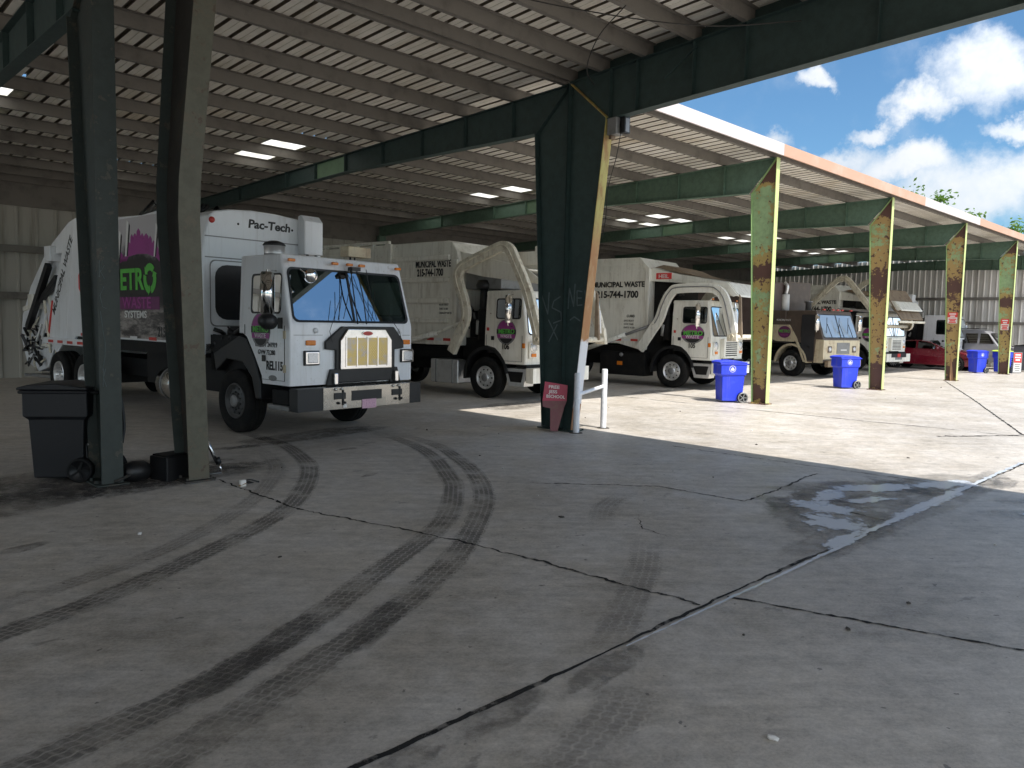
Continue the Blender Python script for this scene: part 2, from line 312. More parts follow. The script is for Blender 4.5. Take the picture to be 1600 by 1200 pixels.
def water_mat():
    m, nt, b = new_mat('sky_sheen_water'); out = nt.nodes['Material Output']
    b.inputs['Base Color'].default_value = (.66, .73, .84, 1); b.inputs['Roughness'].default_value = .16; b.inputs['Specular IOR Level'].default_value = .9  # pale blue base colour stands in for reflected sky
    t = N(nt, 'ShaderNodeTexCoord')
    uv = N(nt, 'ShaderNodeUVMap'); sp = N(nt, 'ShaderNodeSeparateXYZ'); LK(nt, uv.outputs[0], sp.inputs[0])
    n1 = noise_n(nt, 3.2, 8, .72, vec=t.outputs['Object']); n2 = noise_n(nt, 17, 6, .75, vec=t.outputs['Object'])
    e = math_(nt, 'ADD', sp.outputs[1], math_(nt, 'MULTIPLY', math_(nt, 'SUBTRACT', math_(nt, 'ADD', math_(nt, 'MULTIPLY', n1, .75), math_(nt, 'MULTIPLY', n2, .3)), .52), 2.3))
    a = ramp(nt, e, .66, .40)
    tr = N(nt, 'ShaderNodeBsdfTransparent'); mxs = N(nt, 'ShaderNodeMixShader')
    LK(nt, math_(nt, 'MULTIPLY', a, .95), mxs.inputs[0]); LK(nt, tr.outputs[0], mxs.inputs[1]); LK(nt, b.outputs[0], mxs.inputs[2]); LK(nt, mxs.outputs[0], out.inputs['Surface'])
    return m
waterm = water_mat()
dampm = mark_mat('damp_concrete', (.16, .16, .16), .34, False, 2.2, .25)
def wrap_mat():
    m, nt, b = new_mat('printed_wrap')
    t = N(nt, 'ShaderNodeTexCoord'); sp = N(nt, 'ShaderNodeSeparateXYZ'); LK(nt, t.outputs['Object'], sp.inputs[0])
    n = noise_n(nt, 1.6, 6, .7); n2 = noise_n(nt, 3, 6, .7, stretch=(1, .5, 2))
    z = math_(nt, 'ADD', sp.outputs[2], math_(nt, 'MULTIPLY', math_(nt, 'SUBTRACT', n, .5), .7))
    col = mixc(nt, ramp(nt, z, 2.98, 3.3), (.022, .02, .022), (.50, .48, .50))
    low = mixc(nt, ramp(nt, n2, .42, .62), (.05, .045, .045), (.34, .31, .29))
    col = mixc(nt, ramp(nt, z, 2.15, 1.9), col, low)
    LK(nt, col, b.inputs['Base Color']); b.inputs['Roughness'].default_value = .35
    return m
wrapm = wrap_mat()
def leaf_mat():
    m, nt, b = new_mat('leaves')
    oi = N(nt, 'ShaderNodeTexCoord'); f = noise_n(nt, .7, 3)
    LK(nt, mixc(nt, ramp(nt, f, .35, .65), (.075, .15, .02), (.12, .21, .035)), b.inputs['Base Color']); b.inputs['Roughness'].default_value = .6
    tl = N(nt, 'ShaderNodeBsdfTranslucent'); tl.inputs[0].default_value = (.14, .28, .03, 1); mxs = N(nt, 'ShaderNodeMixShader'); mxs.inputs[0].default_value = .4
    LK(nt, b.outputs[0], mxs.inputs[1]); LK(nt, tl.outputs[0], mxs.inputs[2]); LK(nt, mxs.outputs[0], nt.nodes['Material Output'].inputs['Surface'])
    return m
leafm = leaf_mat(); barkm = P('bark', (.14, .11, .085), .9, 0, None, .6, 4)
# ------------------------------------------------------------------ mesh helpers
def tag(o, label=None, cat=None, group=None, kind=None):
    if label: o['label'] = label
    if cat: o['category'] = cat
    if group: o['group'] = group
    if kind: o['kind'] = kind
    return o
def thing(name, label, cat, loc=(0, 0, 0), rz=0, group=None):
    o = bpy.data.objects.new(name, None); COL.objects.link(o); o.location = loc; o.rotation_euler = (0, 0, rz); o.empty_display_size = .2
    return tag(o, label, cat, group)
class MB:
    def __init__(s): s.bm = bmesh.new(); s.mats = []
    def mi(s, m):
        if m not in s.mats: s.mats.append(m)
        return s.mats.index(m)
    def face(s, pts, m, smooth=False):
        f = s.bm.faces.new([s.bm.verts.new(p) for p in pts]); f.material_index = s.mi(m); f.smooth = smooth; return f
    def box(s, a, b, m, M=None):
        x0, y0, z0 = a; x1, y1, z1 = b
        co = [(x0, y0, z0), (x1, y0, z0), (x1, y1, z0), (x0, y1, z0), (x0, y0, z1), (x1, y0, z1), (x1, y1, z1), (x0, y1, z1)]
        v = [s.bm.verts.new(M @ Vector(c) if M else c) for c in co]
        for q in ((3, 2, 1, 0), (4, 5, 6, 7), (0, 1, 5, 4), (1, 2, 6, 5), (2, 3, 7, 6), (3, 0, 4, 7)):
            s.bm.faces.new([v[i] for i in q]).material_index = s.mi(m)
        return s
    def prism(s, pts, vec, m, smooth_side=False, mside=None):
        vec = Vector(vec); a = [s.bm.verts.new(p) for p in pts]; b = [s.bm.verts.new(Vector(p)+vec) for p in pts]; n = len(a)
        k = s.mi(m); ks = s.mi(mside) if mside else k
        s.bm.faces.new(a[::-1]).material_index = k; s.bm.faces.new(b).material_index = k
        for i in range(n):
            f = s.bm.faces.new([a[i], a[(i+1) % n], b[(i+1) % n], b[i]]); f.material_index = ks; f.smooth = smooth_side
        return s
    def beam(s, p, q, w, h, m, up=(0, 0, 1)):
        p = Vector(p); q = Vector(q); t = (q-p).normalized(); up = Vector(up)
        if abs(t.dot(up)) > .98: up = Vector((1, 0, 0))
        sd = t.cross(up).normalized()*(w/2); up = sd.cross(t).normalized()*(h/2)
        return s.prism([p-sd-up, p+sd-up, p+sd+up, p-sd+up], q-p, m)
    def tube(s, path, r, m, n=8, cap=True, smooth=True):
        path = [Vector(p) for p in path]; rings = []; k = s.mi(m); prev = None
        for i, p in enumerate(path):
            t = (path[min(i+1, len(path)-1)]-path[max(i-1, 0)]).normalized()
            if prev is None: a = t.orthogonal().normalized()
            else: a = (prev-t*prev.dot(t)).normalized()
            prev = a; b = t.cross(a); rad = r[i] if isinstance(r, (list, tuple)) else r
            rings.append([s.bm.verts.new(p+(a*math.cos(2*math.pi*j/n)+b*math.sin(2*math.pi*j/n))*rad) for j in range(n)])
        for i in range(len(rings)-1):
            for j in range(n):
                f = s.bm.faces.new([rings[i][j], rings[i][(j+1) % n], rings[i+1][(j+1) % n], rings[i+1][j]]); f.material_index = k; f.smooth = smooth
        if cap:
            s.bm.faces.new(rings[0][::-1]).material_index = k; s.bm.faces.new(rings[-1]).material_index = k
        return s
    def lathe(s, prof, c, axis, m, n=32, smooth=True):
        """prof: (along, radius) pairs, or (along, radius, material)"""
        ax = Vector(axis).normalized(); a = ax.orthogonal().normalized(); b = ax.cross(a); c = Vector(c); rings = []
        for q in prof:
            if q[1] < 1e-5: rings.append([s.bm.verts.new(c+ax*q[0])])
            else: rings.append([s.bm.verts.new(c+ax*q[0]+(a*math.cos(2*math.pi*j/n)+b*math.sin(2*math.pi*j/n))*q[1]) for j in range(n)])
        for i in range(len(rings)-1):
            A, B = rings[i], rings[i+1]; k = s.mi(prof[i+1][2] if len(prof[i+1]) > 2 else m)
            for j in range(n):
                j2 = (j+1) % n
                if len(A) == 1 and len(B) == 1: continue
                vs = [A[0], B[j2], B[j]] if len(A) == 1 else [A[j], A[j2], B[0]] if len(B) == 1 else [A[j], A[j2], B[j2], B[j]]
                f = s.bm.faces.new(vs); f.material_index = k; f.smooth = smooth
        return s
    def ring(s, outer4, inner, m, smooth=False):
        """flat frame between a quad (4 corners) and a rounded hole of 4*k points, corner by corner"""
        k = len(inner)//4; o = [s.bm.verts.new(p) for p in outer4]; v = [s.bm.verts.new(p) for p in inner]; mi = s.mi(m)
        for c in range(4):
            for j in range(k-1):
                s.bm.faces.new([o[c], v[c*k+j+1], v[c*k+j]]).material_index = mi
            a = c*k+k-1; b = ((c+1) % 4)*k
            s.bm.faces.new([o[c], o[(c+1) % 4], v[b], v[a]]).material_index = mi
        return s
    def loopring(s, A, B, m):
        va = [s.bm.verts.new(p) for p in A]; vb = [s.bm.verts.new(p) for p in B]; n = len(va); mi = s.mi(m)
        for i in range(n): s.bm.faces.new([va[i], va[(i+1) % n], vb[(i+1) % n], vb[i]]).material_index = mi
        return s
    def build(s, name, parent=None, bevel=0, seg=2, weld=False, ang=35, normals=True):
        if weld: bmesh.ops.remove_doubles(s.bm, verts=s.bm.verts, dist=.0005)
        if normals: bmesh.ops.recalc_face_normals(s.bm, faces=s.bm.faces)
        me = bpy.data.meshes.new(name); s.bm.to_mesh(me); s.bm.free()
        for m in s.mats: me.materials.append(m)
        o = bpy.data.objects.new(name, me); COL.objects.link(o)
        if parent: o.parent = parent
        if bevel:
            b = o.modifiers.new('bevel', 'BEVEL'); b.width = bevel; b.segments = seg; b.limit_method = 'ANGLE'; b.angle_limit = R(ang); b.harden_normals = False
        return o
def rrect(u0, u1, v0, v1, r, k=4):
    """corner order: (u0,v0) (u1,v0) (u1,v1) (u0,v1)"""
    out = []
    for (cu, cv), a0 in (((u0+r, v0+r), 180), ((u1-r, v0+r), 270), ((u1-r, v1-r), 0), ((u0+r, v1-r), 90)):
        for j in range(k+1):
            a = R(a0+90*j/k); out.append((cu+r*math.cos(a), cv+r*math.sin(a)))
    return out
def copy_tree(o, parent=None):
    c = o.copy(); COL.objects.link(c); c.parent = parent
    for ch in [x for x in bpy.data.objects if x.parent == o]: copy_tree(ch, c)
    return c
SIDE = Matrix(((0, 0, -1), (-1, 0, 0), (0, 1, 0))).to_4x4()      # lettering on a truck's -x side
FRONT = Matrix(((1, 0, 0), (0, 0, -1), (0, 1, 0))).to_4x4()      # lettering that faces -y
def text(s, size, loc, face, m, parent, sx=1, bold=.0, align='LEFT', name='lettering', rot=0, shear=0, ext=.002):
    cu = bpy.data.curves.new('lettering_curve', 'FONT'); cu.body = s; cu.size = size; cu.offset = bold*size; cu.align_x = align; cu.extrude = ext; cu.shear = shear; cu.resolution_u = 3
    o = bpy.data.objects.new('lettering_source', cu); COL.objects.link(o)
    bpy.context.view_layer.update(); dg = bpy.context.evaluated_depsgraph_get()
    me = bpy.data.meshes.new_from_object(o.evaluated_get(dg)); bpy.data.objects.remove(o); bpy.data.curves.remove(cu)
    me.transform(Matrix.Translation(loc) @ face @ Matrix.Rotation(rot, 4, 'Z') @ Matrix.Scale(sx, 4, (1, 0, 0)))
    me.materials.clear(); me.materials.append(m); me.name = name
    q = bpy.data.objects.new(name, me); COL.objects.link(q); q.parent = parent
    return q
def catmull(pts, n=8):
    P_ = [Vector(p) for p in pts]; P_ = [2*P_[0]-P_[1]]+P_+[2*P_[-1]-P_[-2]]; out = []
    for i in range(1, len(P_)-2):
        a, b, c, e = P_[i-1:i+3]
        for j in range(n):
            t = j/n; out.append(.5*((2*b)+(c-a)*t+(2*a-5*b+4*c-e)*t*t+(3*b-a-3*c+e)*t**3))
    out.append(P_[-2]); return out
def ribbon(name, pts, w, m, parent, z=.004, fade=(.15, .15), n=8, jit=0, smooth=True):
    P2 = catmull([(p[0], p[1], 0) for p in pts], n) if smooth else [Vector((p[0], p[1], 0)) for p in pts]
    me = bpy.data.meshes.new(name); vs = []; fs = []; L = [0]
    for i in range(1, len(P2)): L.append(L[-1]+(P2[i]-P2[i-1]).length)
    for i, p in enumerate(P2):
        t = (P2[min(i+1, len(P2)-1)]-P2[max(0, i-1)]).normalized(); sd = Vector((-t.y, t.x, 0)); ww = w if not callable(w) else w(L[i]/L[-1])
        q = p+sd*random.uniform(-jit, jit)
        vs += [q-sd*ww/2+Vector((0, 0, z)), q+sd*ww/2+Vector((0, 0, z))]
    for i in range(len(P2)-1): fs.append((2*i, 2*i+2, 2*i+3, 2*i+1))
    me.from_pydata(vs, [], fs); u1 = me.uv_layers.new(name='UVMap'); u2 = me.uv_layers.new(name='fade')
    for lp in me.loops:
        i = lp.vertex_index//2; s = L[i]; t = s/L[-1]
        u1.data[lp.index].uv = (s, -1 if lp.vertex_index % 2 == 0 else 1)
        f = min(1, (t/fade[0]) if fade[0] else 1, ((1-t)/fade[1]) if fade[1] else 1)
        u2.data[lp.index].uv = (f, 0)
    me.materials.append(m); o = bpy.data.objects.new(name, me); COL.objects.link(o); o.parent = parent
    return o
# ------------------------------------------------------------------ setting: ground
g = MB(); g.face([(-500, -500, 0), (600, -500, 0), (600, 600, 0), (-500, 600, 0)], groundm)
ground = tag(g.build('ground'), 'grey concrete yard floor stained and cracked, running under the sheds', 'ground', kind='structure')
def wander(a, b, n, amp):
    a = Vector((*a, 0)); b = Vector((*b, 0)); t = (b-a).normalized(); sd = Vector((-t.y, t.x, 0)); out = []; w = 0
    for i in range(n+1):
        w = w*.82+random.uniform(-amp, amp) if 0 < i < n else w
        out.append(a.lerp(b, i/n)+sd*w)
    return out
def line(name, segs, w, amp=.02, den=5, m=None, z=.004, fade=(0, 0), jit=.009):
    pts = []
    for a, b in zip(segs, segs[1:]):
        q = wander(a, b, max(2, int(math.dist(a, b)*den*3)), amp*.55); pts += q if not pts else q[1:]
    return ribbon(name, pts, lambda t: w*max(.25, .75+1.1*noise.noise(Vector((t*90, w*50, 1)))), m or crackm, ground, z, fade, 1, jit, False)
line('slab_joint', [(-30, -6.46), (-1.2, -6.49), (.3, -6.48), (2.1, -6.44), (6, -6.48), (10, -6.5), (60, -6.5)], .034, .006, 4)
line('slab_joint', [(13.6, 8), (13.82, -2.5), (14.0, -5.8), (14.2, -30)], .05, .006, 3)
line('slab_joint', [(30.1, .3), (22, -2.8), (14.2, -5.7)], .06, .006, 3)
line('slab_crack', [(1.1, 1.2), (1.08, -2.24), (1.5, -3.7), (1.7, -4.9), (1.87, -6.43)], .035, .03, 9, fade=(.3, 0))
line('slab_crack', [(2.15, -6.47), (2.4, -7.3), (2.7, -8.17), (3.2, -11)], .036, .014, 8)
line('slab_crack', [(3.4, -2.4), (4.9, -3.97), (5.0, -5.04), (5.7, -5.0), (7.25, -4.83)], .035, .02, 9, fade=(.3, 0))
line('slab_crack', [(7.65, -2.31), (7.72, -4.0), (7.82, -5.56), (7.9, -6.4)], .03, .02, 9)
line('slab_crack', [(5.5, -5.45), (5.35, -6.4)], .045, .01, 9)
line('slab_crack', [(3.6, -4.6), (3.2, -5.0), (3.1, -5.4)], .014, .02, 9, fade=(.4, .4))
line('slab_crack', [(12.6, -4.7), (14.1, -5.65), (15.5, -6.3)], .10, .03, 7)
TA = [(3.0, 3.6), (2.95, 2.4), (2.9, 1.5), (2.6, .4), (2.2, -.55), (1.35, -1.8), (.5, -2.62), (-.9, -3.52), (-1.9, -3.95), (-3.5, -4.4)]
TA2 = [(2.55, 2.2), (2.4, 1.2), (2.1, .2), (1.75, -.5), (.9, -1.65), (-.15, -2.62), (-1.2, -3.2), (-2.6, -3.6)]
TB = [(4.75, 2.2), (4.6, .9), (4.15, -.5), (3.35, -1.9), (2.85, -2.6), (1.85, -3.62), (.3, -4.58), (-.4, -5.0), (-1.1, -5.32), (-2.2, -5.62), (-4, -6.0)]
TC = [(4.95, 1.6), (4.75, .2), (4.3, -.9), (3.7, -2.0), (2.85, -3.12), (1.6, -4.25), (.8, -4.8), (.05, -5.2), (-1.05, -5.7), (-1.7, -5.95), (-3, -6.4)]
ribbon('tyre_mark', TA, .27, trackm, ground, .0040, (.12, .02)); ribbon('tyre_mark', TA2, .24, trackfaint, ground, .0042, (.25, .1))
ribbon('tyre_mark', TB, .27, trackm, ground, .0044, (.18, .02)); ribbon('tyre_mark', TC, .27, trackm, ground, .0046, (.18, .02))
ribbon('tyre_mark', [(2.95, -5.2), (2.2, -5.7), (1.3, -6.2), (.7, -6.5)], .3, trackfaint, ground, .0048, (.2, .2))
ribbon('tyre_mark', [(.6, -6.8), (.15, -7.0), (-.4, -7.15), (-1, -7.3)], .34, trackfaint, ground, .0050, (.2, .1))
ribbon('tyre_mark', [(4.4, -3.9), (3.6, -4.2), (2.9, -4.7)], .28, trackfaint, ground, .0052, (.4, .4))
def blob(name, c, rx, ry, rot, m, seed, parent, z=.006, n=40, wob=.35):
    rnd = random.Random(seed); me = bpy.data.meshes.new(name); vs = [(c[0], c[1], z)]; rot = R(rot)
    for i in range(n):
        a = 2*math.pi*i/n; k = 1+wob*noise.noise(Vector((math.cos(a)*1.6, math.sin(a)*1.6, seed*3.1)))
        x, y = rx*k*math.cos(a), ry*k*math.sin(a); vs.append((c[0]+x*math.cos(rot)-y*math.sin(rot), c[1]+x*math.sin(rot)+y*math.cos(rot), z))
    me.from_pydata(vs, [], [(0, 1+i, 1+(i+1) % n) for i in range(n)])
    u1 = me.uv_layers.new(name='UVMap'); u2 = me.uv_layers.new(name='fade')
    for lp in me.loops:
        e = 0 if lp.vertex_index == 0 else 1; u1.data[lp.index].uv = (0, e); u2.data[lp.index].uv = (1, 0)
    me.materials.append(m); o = bpy.data.objects.new(name, me); COL.objects.link(o); o.parent = parent; return o
for i, (c, rx, ry, rot) in enumerate([((-.5, -5.04), .40, .09, 33), ((.0, -5.26), .42, .085, 36), ((-1.0, -5.28), .36, .10, 28), ((-1.25, -2.05), .16, .09, 20), ((-.2, .5), 1.5, .9, 10), ((.4, .2), 1.2, .5, 0), ((-.9, -.35), .8, .35, 25), ((-1.6, .3), 1.1, .5, 10),
        ((.6, -6.62), .32, .09, 8), ((-.15, -6.58), .28, .1, 4), ((-.75, -6.6), .15, .07, 0), ((2.2, 1.6), .3, .12, 0), ((1.5, .7), .25, .1, 10), ((5.2, -5.35), .3, .12, 20),
        ((8.6, -6.7), .35, .12, 10), ((3.4, .5), .16, .07, 0), ((2.6, -1.3), .14, .05, 20), ((7.3, -5.85), .5, .16, 60), ((9.9, 3.4), 1.3, .5, 10), ((15.5, 3.7), 1.0, .3, 10), ((3.6, 2.0), 1.3, .4, 10), ((.6, -.05), 1.3, .4, 10)]):
    blob('oil_stain', c, rx*1.25, ry*1.25, rot, oilm, i, ground, .0062+.0002*i)
puddle = MB(); pu = thing('puddle', 'puddle with painted sky sheen spreading over the cracked concrete along the slab joint', 'puddle'); tag(pu, kind='structure'); puddle.bm.free()
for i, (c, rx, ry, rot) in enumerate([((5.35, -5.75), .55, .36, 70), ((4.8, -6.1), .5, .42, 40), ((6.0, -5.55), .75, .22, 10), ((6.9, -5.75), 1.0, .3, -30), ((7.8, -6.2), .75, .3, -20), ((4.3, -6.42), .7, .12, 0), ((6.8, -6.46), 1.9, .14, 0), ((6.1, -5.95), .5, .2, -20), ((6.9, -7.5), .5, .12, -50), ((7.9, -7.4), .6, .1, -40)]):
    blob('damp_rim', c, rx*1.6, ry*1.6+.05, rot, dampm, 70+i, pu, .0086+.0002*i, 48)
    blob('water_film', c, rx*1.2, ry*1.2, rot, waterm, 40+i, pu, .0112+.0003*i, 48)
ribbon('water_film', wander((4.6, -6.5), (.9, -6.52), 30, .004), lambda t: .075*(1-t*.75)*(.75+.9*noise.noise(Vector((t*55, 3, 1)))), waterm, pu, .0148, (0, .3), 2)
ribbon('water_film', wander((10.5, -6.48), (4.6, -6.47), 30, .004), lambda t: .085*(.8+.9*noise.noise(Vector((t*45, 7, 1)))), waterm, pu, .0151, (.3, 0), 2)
for o in pu.children:                      # the strips: full strength in their middle
    pass
# ------------------------------------------------------------------ sheds
ROOFA = lambda y: 6.31-.027*y
ROOFB = lambda y: 6.315-.050*y           # rises towards -y
BAY = 7.62
XA0, XA1, YBACK, YB = -11.0, 6*BAY, 17.0, -15.0
SKY = [(0.05, .98, 7.1, 10.1), (6.0, 7.05, 7.1, 10.1), (14.05, 15.0, 7.1, 10.1), (16.25, 17.1, 7.6, 10.1), (21.6, 22.4, 7.1, 10.1), (23.2, 24.0, 7.1, 10.1), (29.3, 30.2, 7.1, 10.1), (30.8, 31.7, 7.1, 10.1), (37.0, 37.9, 7.1, 10.1), (38.6, 39.4, 7.1, 10.1), (-7.9, -7.0, 7.1, 10.1)]
PY = [.1, 1.42, 2.80, 4.20, 5.65, 7.15, 8.62, 10.08, 11.5, 12.9, 14.3, 15.6, 16.8]
for i_ in (9,):                 # unseen rooflights added behind a purlin to brighten the shed
    SKY += [(x_, x_+1.5, PY[i_]+.10, PY[i_]+.85) for x_ in [-6+4.88*j_ for j_ in range(11)] if not any(h[0]-1.6 < x_ < h[1]+.1 and h[2] < PY[i_]+.5 < h[3]+.3 for h in SKY[:11])]
def deck(name, x0, x1, ya, yb, zf, parent, holes, slant=None):
    """ribbed steel deck, ribs along y; (x, y) cells under a skylight are left open"""
    b = MB(); pitch = .305; ys = sorted({ya, yb}.union(*[{h[2], h[3]} for h in holes])) if holes else [ya, yb]
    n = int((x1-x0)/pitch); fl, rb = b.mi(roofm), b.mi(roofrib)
    for i in range(n):
        x = x0+i*pitch
        for y0, y1 in zip(ys, ys[1:]):
            if any(h[0] < x+.15 < h[1] and h[2] <= (y0+y1)/2 <= h[3] for h in holes): continue
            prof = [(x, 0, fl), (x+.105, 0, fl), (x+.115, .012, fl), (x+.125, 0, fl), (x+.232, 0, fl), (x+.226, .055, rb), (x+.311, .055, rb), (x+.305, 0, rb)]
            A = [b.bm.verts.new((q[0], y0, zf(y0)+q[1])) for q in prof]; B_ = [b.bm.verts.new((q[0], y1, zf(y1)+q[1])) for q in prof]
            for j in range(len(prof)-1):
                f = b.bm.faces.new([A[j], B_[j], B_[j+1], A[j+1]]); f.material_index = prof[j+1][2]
    return b.build(name, parent, normals=False)
def purlins(xs, ys, zf, parent, x0, x1, dep=.215):
    for y in ys:
        z = zf(y)-.006; b = MB()
        pts = [(x0, y-.07, z), (x0, y+.008, z), (x0, y+.008, z-dep+.012), (x0, y+.075, z-dep+.012), (x0, y+.075, z-dep+.03), (x0, y+.083, z-dep+.03), (x0, y+.083, z-dep), (x0, y-.002, z-dep), (x0, y-.002, z-.01), (x0, y-.07, z-.01)]
        b.prism(pts, (x1-x0, 0, 0), purlinm); b.build('purlin', parent)
def column(name, x, side, parent, mw, mflat, msl, base=.46, top=.75, zh=5.32, ztop=6.06, off=.0, bend=0, w=.10):
    """tapered steel column: vertical flange at y=off, sloping flange on the other side; side=+1 spreads to +y"""
    b = MB(); s = side; y0 = off; f = .014
    b.prism([(x-.006, y0, 0), (x-.006, y0+s*base, 0), (x-.006, y0+s*top, zh), (x-.006, y0+s*.02, ztop), (x-.006, y0, ztop)], (.012, 0, 0), mw)
    b.prism([(x-w, y0-s*f, .03), (x-w, y0-s*.0006, .03), (x-w, y0-s*.0006, ztop), (x-w, y0-s*f, ztop)], (2*w, 0, 0), mflat)
    b.prism([(x-w, y0+s*(base+.0006), .03), (x-w, y0+s*(base+f), .03), (x-w, y0+s*(top+f), zh), (x-w, y0+s*(top+.0006), zh)], (2*w, 0, 0), msl)
    b.beam((x, y0+s*top*.97, zh+.02), (x, y0+s*.03, ztop-.02), .016, .09, msl, up=(1, 0, 0))
    for k in (-1, 1): b.beam((x+k*.05, y0+s*top*.97, zh+.02), (x+k*.05, y0+s*.03, ztop-.02), .075, .014, msl, up=(1, 0, 0)) if False else None
    b.prism([(x-.075, y0+s*top, zh), (x-.075, y0+s*.02, ztop-.01), (x-.075, y0+s*.02, ztop-.03), (x-.075, y0+s*top, zh-.02)], (.15, 0, 0), msl)
    b.box((x-.17, y0-.05 if s > 0 else y0-base-.05, 0), (x+.17, y0+base+.05 if s > 0 else y0+.05, .022), mw)
    for k in (.12, .34):
        for q in (-.12, .12): b.lathe([(0, .022), (.03, .022), (.03, 0)], (x+q, y0+s*k, .022), (0, 0, 1), mw, 6, False)
    if bend:                                # knocked out of line at about 3.2 m
        for zc in (1.1, 2.2, 3.0, 3.4, 4.3):
            bmesh.ops.bisect_plane(b.bm, geom=b.bm.verts[:]+b.bm.edges[:]+b.bm.faces[:], plane_co=(0, 0, zc), plane_no=(0, 0, 1))
        for v in b.bm.verts: v.co.x += bend*(v.co.z/3.2 if v.co.z < 3.2 else max(0, 1-(v.co.z-3.2)/2.9))
    return b.build(name, parent)
def rafter(name, x, pts_top, pts_bot, parent, mw, mf, stiff=()):
    """I-section rafter: web polygon in the y-z plane, flanges along its top and bottom, upright stiffeners"""
    b = MB(); b.prism([(x-.005, *p) for p in pts_top]+[(x-.005, *p) for p in reversed(pts_bot)], (.01, 0, 0), mw)
    for pts, dz in ((pts_top, .006), (pts_bot, -.006)):
        for p, q in zip(pts, pts[1:]): b.beam((x, p[0], p[1]+dz), (x, q[0], q[1]+dz), .19, .012, mf)
    def at(pts, y):
        for p, q in zip(pts, pts[1:]):
            a, c = min(p[0], q[0]), max(p[0], q[0])
            if a <= y <= c: return p[1]+(q[1]-p[1])*(y-p[0])/(q[0]-p[0])
        return pts[-1][1]
    for y in stiff:
        for k in (-1, 1): b.box((x+k*.045-.04, y-.006, at(pts_bot, y)+.001), (x+k*.045+.04, y+.006, at(pts_top, y)-.001), mw)
    return b.build(name, parent)
shed = thing('open_shed', 'long open fronted steel truck shed with green columns and ribbed roof', 'shed', (0, 0, 0))
deck('roof_sheet', XA0, XA1+.2, -.02, YBACK, ROOFA, shed, SKY)
for h in SKY:
    b = MB(); zz = -.002; b.face([(h[0]-.16, h[2]-.05, ROOFA(h[2]-.05)+zz), (h[1]+.18, h[2]-.05, ROOFA(h[2]-.05)+zz), (h[1]+.18, h[3]+.05, ROOFA(h[3]+.05)+zz), (h[0]-.16, h[3]+.05, ROOFA(h[3]+.05)+zz)], skym); b.build('skylight', shed)
purlins(0, PY, ROOFA, shed, XA0, XA1)
def wall_sheet(name, p0, p1, z0, z1f, m, parent, pitch=.305):
    """ribbed wall sheeting from p0 to p1, ribs proud of the inside face"""
    p0 = Vector((*p0, 0)); p1 = Vector((*p1, 0)); t = (p1-p0); L = t.length; t.normalize(); nrm = Vector((-t.y, t.x, 0)); b = MB(); k = b.mi(m); n = int(L/pitch)
    prof = [(0, 0), (pitch-.10, 0), (pitch-.075, .04), (pitch-.025, .04), (pitch, 0)]
    prev = None
    for i in range(n):
        for s, h in prof[(0 if i == 0 else 1):]:
            q = p0+t*(i*pitch+s)+nrm*h; cur = (b.bm.verts.new(q+Vector((0, 0, z0))), b.bm.verts.new(q+Vector((0, 0, z1f(q)))))
            if prev: b.bm.faces.new([prev[0], cur[0], cur[1], prev[1]]).material_index = k
            prev = cur
    return b.build(name, parent, normals=False)
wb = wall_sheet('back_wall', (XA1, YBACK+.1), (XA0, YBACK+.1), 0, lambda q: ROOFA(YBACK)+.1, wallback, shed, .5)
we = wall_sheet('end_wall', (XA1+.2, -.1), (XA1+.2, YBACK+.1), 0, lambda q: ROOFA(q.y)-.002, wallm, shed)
for z in (2.4, 3.75):
    b = MB(); b.box((XA0, YBACK-.13, z-.1), (XA1, YBACK-.05, z+.1), purlinm); b.build('girt', shed)
    b = MB(); b.box((XA1+.02, 0, z-.08), (XA1+.1, YBACK-.2, z+.08), purlinm); b.build('girt', shed)
b = MB(); b.box((XA0, YBACK-.06, 4.98), (XA1, YBACK-.02, 5.92), purlinm); b.build('dark_eave_band', shed)  # dark band added along the top of the back wall
for x0, x1, mm in ((7.75, 15.15, fasc_w), (15.155, 25.2, fasc_o), (25.205, 31.5, fasc_w), (31.505, XA1+.3, fasc_o)):
    b = MB(); b.prism([(x0, -.19, 6.07), (x0, -.15, 6.07), (x0, -.15, 6.10), (x0, -.175, 6.10), (x0, -.175, 6.33), (x0, -.02, 6.375), (x0, -.02, 6.385), (x0, -.19, 6.345)], (x1-x0, 0, 0), mm); b.build('fascia', shed)
STF = [1.42, 2.8, 4.2, 5.65, 7.2, 8.6, 10.1, 12.9]
FRX = [.05]+[BAY*i for i in range(1, 7)]
